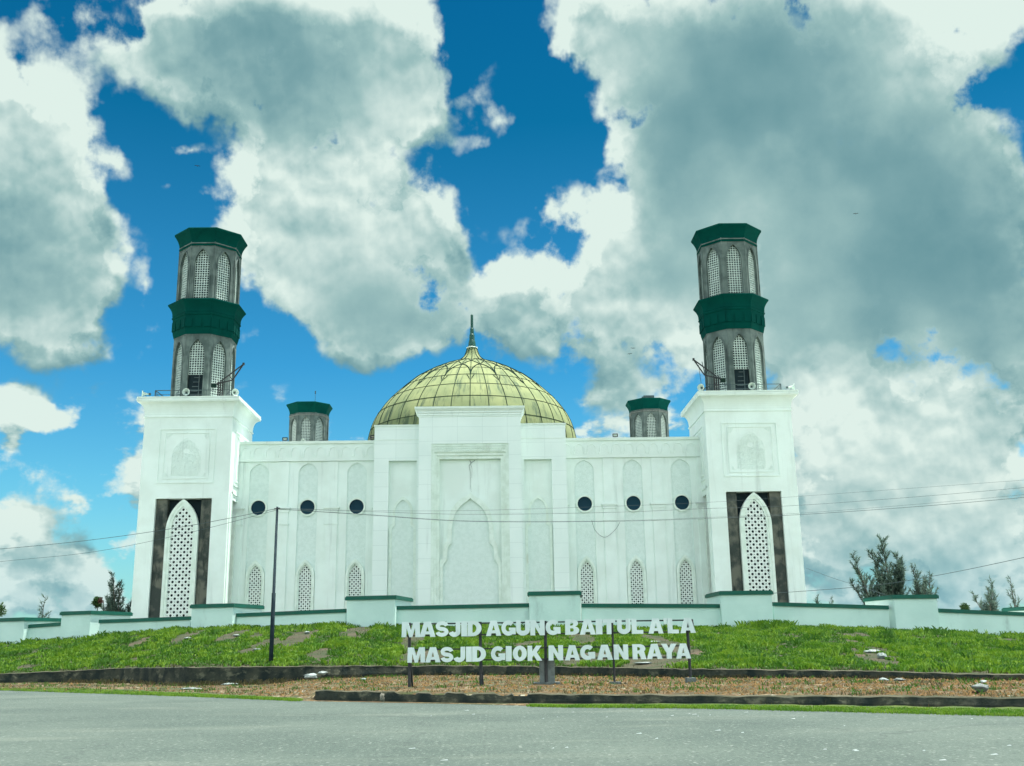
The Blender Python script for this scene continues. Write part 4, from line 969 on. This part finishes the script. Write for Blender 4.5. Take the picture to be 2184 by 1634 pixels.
M['grassB'] = leafmat('grass_blades_dark', (.032,.105,.010), (.055,.15,.014), 1.1)
M['dry'] = leafmat('dry_grass', (.080,.066,.032), (.045,.055,.018), 2)
def leafq(mb, p, d, l, w, rnd):
    d = d.normalized(); s_ = d.cross(Vector((rnd.uniform(-1, 1), rnd.uniform(-1, 1), rnd.uniform(-1, 1)))).normalized()*w/2
    i = mb.P(p-s_, p+s_, p+d*l+s_*.3, p+d*l-s_*.3); mb.f.append((i, i+1, i+2, i+3))
def casuarina(base, h, label, spread=.28, stems=3, dens=1., seed=1, lean=0.):
    rnd = random.Random(seed); o = empty('casuarina_tree', base); tag(o, label, 'tree', 'casuarina trees behind the wall')
    tk, cw = MB(), MB(); base = Vector(base)
    for s_ in range(stems):
        ang = rnd.uniform(0, 6.28); ln = Vector((math.cos(ang)*spread*(.3+.9*s_/max(1, stems)), math.sin(ang)*spread*.6, 1)); ln.x += lean; hh = h*(1 if s_ == 0 else rnd.uniform(.55, .88))
        pts = [base+Vector((ln.x*hh*t_**1.15, ln.y*hh*t_, hh*t_)) + Vector((rnd.uniform(-.05,.05), 0, 0))*hh*.4*t_ for t_ in (0, .25, .5, .75, 1)]
        tk.tube(pts, [.013*hh+.03, .011*hh+.02, .008*hh+.015, .005*hh+.01, .012], 6)
        nb = int(26*dens)
        for i in range(nb):
            t_ = .12+.88*i/nb; k = min(3, int(t_*4)); f_ = t_*4-k; p = pts[k].lerp(pts[k+1], f_)
            a = rnd.uniform(0, 6.28); L = hh*(.05+.30*(1-t_)**.8)*rnd.uniform(.6, 1.15)
            dv = Vector((math.cos(a)*.6, math.sin(a)*.6, rnd.uniform(.7, 1.4))).normalized(); q = p+dv*L
            mid = (p+q)/2-Vector((0, 0, L*.08)); tk.tube([p, mid, q], [.02, .014, .006], 4)
            m_ = max(5, int(L*26*dens))
            for j in range(m_):
                u_ = .1+.9*(j+rnd.random())/m_; r_ = p.lerp(mid, u_*2) if u_ < .5 else mid.lerp(q, u_*2-1)
                d2 = dv*rnd.uniform(.5, 1.3)+Vector((rnd.uniform(-.9, .9), rnd.uniform(-.9, .9), rnd.uniform(-.7, .5)))
                leafq(cw, r_+d2*.05, d2, rnd.uniform(.18, .5), .05+.05*rnd.random(), rnd)
                leafq(cw, r_, d2+Vector((rnd.uniform(-.5, .5), 0, rnd.uniform(-.5, .5))), rnd.uniform(.12, .35), .06, rnd)
    tk.build('trunk', M['bark'], o); cw.build('crown', M['needle'], o)
def plant_at(u, v_top, Y, zb=2.75):
    p = atY(u, v_top, Y); return (p.x, Y, zb), p.z-zb
TREES = [(1895,1147,118,.24,7,1.3,'tallest casuarina with a pointed top, above the pier right of the right tower',11,0),
 (1846,1178,117,.42,6,.9,'sparse casuarina leaning left between the right tower and the tallest tree',12,-.12),
 (1957,1206,116,.26,6,1.0,'shorter pointed casuarina directly right of the tallest one',13,0),
 (1980,1222,114,.22,3,.8,'low thin casuarina at the right edge of the tree clump over the pier',14,.05),
 (2098,1236,118,.48,6,.8,'small spreading casuarina near the right edge of the photo',15,-.06),
 (2158,1228,120,.10,2,.5,'very thin sparse sapling at the far right beyond the wall',16,0),
 (1745,1268,125,.12,3,.5,'tiny sapling top just right of the right tower behind the wall',17,0),
 (1772,1272,125,.12,2,.4,'tiniest sapling tip right of the right tower behind the wall',18,0),
 (262,1226,116,.48,9,.9,'broad bushy casuarina half hidden by the left tower',19,.0),
 (92,1270,110,.14,3,.55,'thin bare-looking sapling at the left behind the low wall',21,0)]
for (u, vt, Y, sp, st_, de, lb, sd_, ln) in TREES:
    b_, h_ = plant_at(u, vt, Y); casuarina((b_[0]-ln*h_*.8, b_[1], b_[2]), h_, lb, sp, st_, de, sd_, ln)
def bush(name, c_, r, m, n, label, seed, m2=None, cat='shrub'):
    rnd = random.Random(seed); o = empty(name, (c_[0], c_[1], 2.7)); tag(o, label, cat); cw, cw2, tk = MB(), MB(), MB()
    tk.tube([(c_[0], c_[1], 2.6), (c_[0]+.05, c_[1], c_[2])], [.06, .04], 6)
    for k in range(5): a = k*1.3; tk.tube([(c_[0]+.03, c_[1], c_[2]-r[2]*.8), (c_[0]+math.cos(a)*r[0]*.6, c_[1]+math.sin(a)*r[0]*.5, c_[2]+r[2]*.3)], [.03, .01], 4)
    for i in range(n):
        d = Vector((rnd.gauss(0, 1), rnd.gauss(0, 1), rnd.gauss(0, 1))).normalized(); k = rnd.random()**.4*(.75+.35*noise.noise(d*2.2+Vector((seed, 0, 0))))
        p = Vector((c_[0]+d.x*r[0]*k, c_[1]+d.y*r[1]*k, c_[2]+d.z*r[2]*k))
        leafq(cw2 if (m2 and d.x > .45 and d.z > -.3) else cw, p, d+Vector((rnd.uniform(-.8, .8), rnd.uniform(-.8, .8), rnd.uniform(-.8, .8))), .16*rnd.uniform(.6, 1.3), .09, rnd)
    tk.build('trunk', M['bark'], o); cw.build('crown', m, o)
    if m2: cw2.build('red_foliage', m2, o)
p = atY(208, 1284, 96); bush('topiary_shrub', (p.x, 96, p.z), (.52, .52, .55), M['leaf'], 900, 'round dark clipped shrub with reddish leaves on its right, over the left pier', 3, M['redleaf'])
p = atY(2057, 1290, 112); bush('low_shrub', (p.x, 112, p.z-.3), (.55, .5, .6), M['leaf'], 500, 'small round shrub peeking over the wall right of the rightmost full pier', 4)
p = atY(-6, 1296, 92); bush('leafy_shrub', (p.x, 92, p.z-.2), (.9, .8, .75), M['leaf'], 900, 'leafy shrub cut by the left edge of the photo above the wall', 5)
p = atY(1985, 1274, 104); bush('low_shrub', (p.x, 104, p.z-.2), (.45, .4, .5), M['leaf'], 450, 'small dark green shrub at the right end of the pier coping under the casuarinas', 6)

# grass on the bank
BARE = [(555,1378,28,14),(640,1358,30,12),(765,1348,28,10),(500,1354,22,8),(405,1354,20,8),(305,1365,14,5),(1235,1364,26,24),(1395,1362,24,14),(1430,1380,40,20),(1400,1412,70,7),(1250,1408,60,6),(1812,1350,14,12),(1824,1360,14,12),(1838,1372,16,12),(1852,1384,18,12),(1866,1396,20,12),(1882,1408,24,8),(2160,1368,34,8),(880,1365,22,10),(690,1395,20,5),(900,1404,60,4)]
def screen_uv(p):
    d = Vector(p)-Vector((0, 0, EYE)); z = d.dot(fw); return W/2+F*d.dot(rt)/z, H/2-F*d.dot(up)/z
BZONE = []
for (u, v, a, b) in BARE:
    # nearest bank point to that direction
    best = min(((screen_uv(p)[0]-u)**2+((screen_uv(p)[1]-v)*3)**2, p) for r in BANK[:NB+1] for p in r[1::1] if abs(screen_uv(p)[0]-u) < 30 and True)[1] if True else None
    depth = best.y; BZONE.append((best.x, best.y, a*1.25*depth/F, b*depth/F/.05))
def bank_pt(fi, fj):
    i = min(int(fi), len(US)-2); j = min(int(fj), NB-1); a, b = fi-i, fj-j
    return (BANK[j][i]*(1-a)+BANK[j][i+1]*a)*(1-b)+(BANK[j+1][i]*(1-a)+BANK[j+1][i+1]*a)*b
def bare(p):
    for (x, y, rx, ry) in BZONE:
        n = noise.noise(Vector((p.x*1.1, p.y*.6, 0)))*.5
        if ((p.x-x)/rx)**2+((p.y-y)/min(ry, 5))**2 < .7+n: return True
    return noise.fractal(Vector((p.x*.35, p.y*.3, 9)), 1., 2., 3) < -.62
ga, gb, gd = MB(), MB(), MB(); rnd = random.Random(5)
def blade_clump(mb, p, h, n, w):
    for _ in range(n):
        a = rnd.uniform(0, 6.283); l = rnd.uniform(.25, .9); dx, dy = math.cos(a)*l, math.sin(a)*l; hh = h*rnd.uniform(.5, 1.2)
        bx_, by_ = p.x+rnd.uniform(-.14, .14), p.y+rnd.uniform(-.2, .2); sx_, sy_ = -math.sin(a)*w, math.cos(a)*w
        i = len(mb.v); mb.v += [(bx_-sx_, by_-sy_, p.z-.02), (bx_+sx_, by_+sy_, p.z-.02), (bx_+dx*hh*.55+sx_*.9, by_+dy*hh*.55+sy_*.9, p.z+hh*.75), (bx_+dx*hh, by_+dy*hh, p.z+hh*.9)]
        mb.f.append((i, i+1, i+2, i+3))
NG = 34000
for _ in range(NG):
    fi = 3+rnd.random()*(len(US)-5); fj = NB*rnd.random()**1.15
    p = bank_pt(fi, fj)
    if bare(p):
        if rnd.random() < .12: blade_clump(gd, p, .1, 2, .012)
        continue
    n1_ = noise.fractal(Vector((p.x*.5, p.y*.22, 2)), 1., 2., 3)
    hgt = .17+.20*max(-.55, n1_)+(.05 if fj > NB-2 else 0)
    if fj < 1.3 and rnd.random() < .6: blade_clump(gd, p, .10, 3, .012); continue
    blade_clump(ga if n1_+rnd.uniform(-.35, .35) > -.05 else gb, p, hgt, 7, .022+.022*rnd.random())
for _ in range(420):
    fi = 13+rnd.random()*(len(US)-27); fj = NB*rnd.random()**.8; p = bank_pt(fi, fj)
    if bare(p) or fj > NB-1.5: continue
    mb_ = ga if rnd.random() < .55 else gb; hh_ = rnd.uniform(.22, .42)
    for q_ in range(rnd.randint(4, 9)): blade_clump(mb_, p+Vector((rnd.gauss(0, .3), rnd.gauss(0, .5), 0)), hh_*rnd.uniform(.6, 1.1), 8, .03)
for _ in range(60):
    q_ = bank_pt(96.5+rnd.gauss(0, 1.6), NB-.5-abs(rnd.gauss(0, 1))); blade_clump(ga, q_, .5, 10, .03)
def verge_pt(fi, q):
    i = min(int(fi), len(US)-2); a = fi-i; u = US[i]*(1-a)+US[i+1]*a
    fj = q*NV; j = min(int(fj), NV-1); b = fj-j; r0_, r1_ = rows_v[j], rows_v[j+1]
    return u, (r0_[i]*(1-a)+r0_[i+1]*a)*(1-b)+(r1_[i]*(1-a)+r1_[i+1]*a)*b
rows_v = [[Vector(v.co) for v in bpy.data.objects['gravel_verge'].data.vertices[j*len(US):(j+1)*len(US)]] for j in range(NV+1)]
tag(ga.build('grass', M['grassA']), 'bright green grass and creeping plants covering the bank below the wall', 'grass', kind='stuff')
for _ in range(2300):
    u, p = verge_pt(13+rnd.random()*(len(US)-27), .12+.84*rnd.random())
    if noise.fractal(Vector((p.x*.45, p.y*.8, 14)), 1., 2., 3) > .12: blade_clump(gb, p, rnd.uniform(.06, .16), 5, .016)
tag(gb.build('dark_grass', M['grassB']), 'darker green tufts among the bright grass of the bank', 'grass', kind='stuff')
# dry tufts and weeds on the verge; pebbles
peb = MB()
def pebble(mb, p, r):
    i = mb.P(p+Vector((r, 0, 0)), p+Vector((0, r, 0)), p+Vector((-r, 0, 0)), p+Vector((0, -r, 0)), p+Vector((rnd.uniform(-.3, .3)*r, 0, r*.8)))
    for f in ((0,1,4),(1,2,4),(2,3,4),(3,0,4)): mb.f.append(tuple(i+k for k in f))
for _ in range(9000):
    u, p = verge_pt(13+rnd.random()*(len(US)-27), .1+.86*rnd.random())
    if u < 540 and rnd.random() < .8: continue
    p.x += rnd.uniform(-.1, .1); pebble(peb, p, rnd.choice((.03, .04, .05, .05, .09))*rnd.uniform(.6, 1.2))
M['pebble'] = mat('pebbles', (.15,.088,.026), (.065,.046,.018), 7, 3, .9, streak=((.36,.36,.30), .9, 5, 5, .62, .7))
tag(peb.build('pebbles', M['pebble']), 'orange-brown gravel stones strewn over the verge between the kerbs', 'gravel', kind='stuff')
for _ in range(2600):
    u, p = verge_pt(13+rnd.random()*(len(US)-27), .04+.93*rnd.random())
    if noise.fractal(Vector((p.x*.4, p.y*.9, 4)), 1., 2., 3) > .0: blade_clump(gd, p, .09, 4, .012)
for _ in range(500):
    u = rnd.uniform(380, 2300); b_, t_ = k2pts(u); p = Vector((b_.x, b_.y-.08, b_.z)); blade_clump(gd, p, .16, 4, .012)
for _ in range(260):
    u = rnd.uniform(150, 620); b_, t_ = k2pts(u); p = Vector((b_.x, b_.y-rnd.uniform(.1, 1.6), b_.z)); blade_clump(gd, p, rnd.uniform(.12, .3), 5, .016)
tag(gd.build('dry_grass', M['dry']), 'dry straw-coloured weeds along the kerbs and the gravel verge', 'weeds', kind='stuff')
gmm = MB()
for _ in range(5200):
    if rnd.random() < .5: u = rnd.uniform(-40, 640); w_ = 13-10*(u+300)/940
    else: u = rnd.uniform(1130, 2230); w_ = 1.5+15.5*(u-1130)/1470
    v0 = interp(ROADV, u)[0]; q = atZ(u, v0-w_*rnd.random(), .03); blade_clump(gmm, q, .05, 4, .012)
tag(gmm.build('verge_grass', M['grassA']), 'thin strip of short yellow-green grass along the road edge', 'grass', kind='stuff')

# ------------------------------------------------------------------ litter and debris
def lump(name, p, r, m, label, cat, seed, sub=3, flat=.6):
    rd = random.Random(seed); mb = MB(); n, k_ = 18, 10
    rws = []
    for j in range(k_+1):
        th = math.pi*j/k_; rws.append([])
        for i in range(n):
            ph = 2*math.pi*i/n; d = Vector((math.sin(th)*math.cos(ph), math.sin(th)*math.sin(ph), math.cos(th)))
            s_ = .8+.38*noise.fractal(d*1.6+Vector((seed*3.1, 0, 0)), 1., 2., 4)
            rws[-1].append((p[0]+d.x*r[0]*s_, p[1]+d.y*r[1]*s_, max(p[2]-.05, p[2]+d.z*r[2]*s_+r[2]*.5)))
    idx = [mb.P(*q) for q in rws]
    for a, b in zip(idx, idx[1:]):
        for i in range(n): mb.f.append((a+i, a+(i+1) % n, b+(i+1) % n, b+i))
    o = mb.build(name, m, None, True); tag(o, label, cat); return o
def gp(u, v, z): p = atZ(u, v, z); return (p.x, p.y, z)
def bank_at(u, v):
    b = min(((screen_uv(p)[1]-v)**2+(screen_uv(p)[0]-u)**2, tuple(p)) for r in BANK[:NB+1] for p in r if abs(screen_uv(p)[0]-u) < 30)[1]
    q = atY(u, v, b[1]); return (q.x, q.y, b[2]+.02)
lump('plastic_sack', gp(662, 1446, .38), (.42, .3, .15), M['bag'], 'crumpled white sack on the gravel just right of the pole', 'sack', 1)
lump('plastic_sack', gp(688, 1438, .62), (.22, .2, .10), M['bag'], 'narrow twisted end of white sack against the rear kerb right of the pole', 'sack', 9)
lump('concrete_chunk', gp(815, 1494, .1), (.10, .12, .16), M['stone'], 'pale broken stone standing before the front kerb', 'stone', 2)
lump('concrete_chunk', gp(254, 1451, .22), (.30, .2, .28), M['stone'], 'tilted brown rubble block against the rear kerb left of the pole', 'rubble', 3)
lump('plastic_sheet', gp(405, 1470, .05), (.55, .35, .05), M['bag'], 'flattened pale plastic sheet by the road edge left of the pole', 'litter', 4)
lump('plastic_sheet', gp(490, 1461, .08), (.5, .3, .07), M['bag'], 'crumpled grey plastic sheet just left of the pole foot', 'litter', 5)
lump('plastic_sheet', gp(25, 1450, .2), (.7, .5, .10), M['plinth'], 'grey rubble and plastic at the far left end of the rear kerb', 'litter', 6)
lump('plastic_sheet', gp(776, 1450, .36), (.14, .12, .05), M['bag'], 'small white scrap on the gravel between the pole and the sign', 'litter', 7)
lump('plastic_sheet', gp(621, 1484, .05), (.16, .2, .05), M['bag'], 'small pale scrap left of the end of the front kerb', 'litter', 8)
lump('grey_sack', gp(2092, 1472, .35), (.26, .2, .12), M['plinth'], 'dark grey sack on the gravel near the right edge of the photo', 'sack', 10)
lump('stone_slab', gp(1918, 1452, .36), (.25, .2, .06), M['plinth'], 'flat grey slab against the rear kerb below the bare gully', 'slab', 11)
lump('concrete_chunk', gp(1885, 1452, .36), (.2, .2, .07), M['bag'], 'pale rubble pile left of the flat grey slab', 'rubble', 12)
lump('concrete_chunk', gp(2098, 1456, .36), (.15, .15, .06), M['bag'], 'small pale rubble on the gravel above the dark grey sack', 'rubble', 13)
for i, (u, v, w_, h_, m_, lb) in enumerate([(1862,1392,.45,.10,'bag','long pale pipe-like debris lying in the bare gully on the bank'),(1881,1404,.22,.16,'bag','white bag at the foot of the bare gully on the bank'),(1372,1418,.5,.05,'bag','row of white litter on the rear kerb left of the last sign post'),(400,1361,.28,.05,'bag','pale scrap on the bank below the second pier from the left'),(505,1358,.3,.07,'bag','whitish rubble on the bank left of the pole'),(548,1386,.3,.06,'bag','white scrap on the lower bank left of the pole'),(655,1350,.2,.10,'bag','white scrap on the bare patch right of the pole'),(2160,1352,1.3,.12,'bag','long white heap along the wall foot at the right edge'),(1702,1338,.22,.2,'rib','dark lump at the wall foot right of the right tower'),(1395,1372,.4,.05,'bag','white litter in the bare gully behind the sign')]):
    p = bank_at(u, v); lump('litter', p, (w_, .3, h_), M[m_], lb, 'litter', 20+i)
# white painted notice on the side of the second pier
nb_ = on_wall(204, 1333, .5)

# small tiles of pale litter on the road
rl2 = MB()
for _ in range(34):
    u = random.uniform(850, 2184); v = random.choice((random.uniform(1512, 1535), random.uniform(1515, 1630)))
    p = atZ(u, v, .006); a, b = random.uniform(.015, .06), random.uniform(.012, .03); rl2.quad((p.x-a, p.y-b, .006), (p.x+a, p.y-b*.6, .006), (p.x+a*.8, p.y+b, .02), (p.x-a*.9, p.y+b*.8, .008))
tag(rl2.build('road_scraps', M['bag']), 'tiny pale chips and paper scraps strewn on the road', 'litter', kind='stuff')

# birds
def bird(u, v, Y, label):
    p = atY(u, v, Y); m_ = MB(); m_.M = T(p.x, p.y, p.z, random.uniform(-.5, .5)) @ Matrix.Scale(.55, 4)
    m_.lathe([(.0, -.16), (.05, -.08), (.06, 0), (.04, .1), (.02, .2)], 8)
    m_.v = [(m_.M @ Vector((q[2], q[1], q[0]*.0+q[1]*.3))) [:] if False else q for q in m_.v]
    for s2 in (-1, 1): i = m_.P((s2*.04, -.1, .02), (s2*.04, .08, .02), (s2*.3, .02, .14), (s2*.62, .1, .06)); m_.f.append((i, i+1, i+3, i+2))
    tag(m_.build('bird', M['steel']), label, 'bird', 'birds flying over the mosque')
bird(421, 354, 100, 'lone tiny bird high above the left minaret')
bird(1350, 743, 120, 'upper one of two tiny birds right of the dome')
bird(1343, 755, 120, 'lower one of two tiny birds right of the dome')
bird(1825, 456, 110, 'lone tiny bird right of the right minaret against grey cloud')
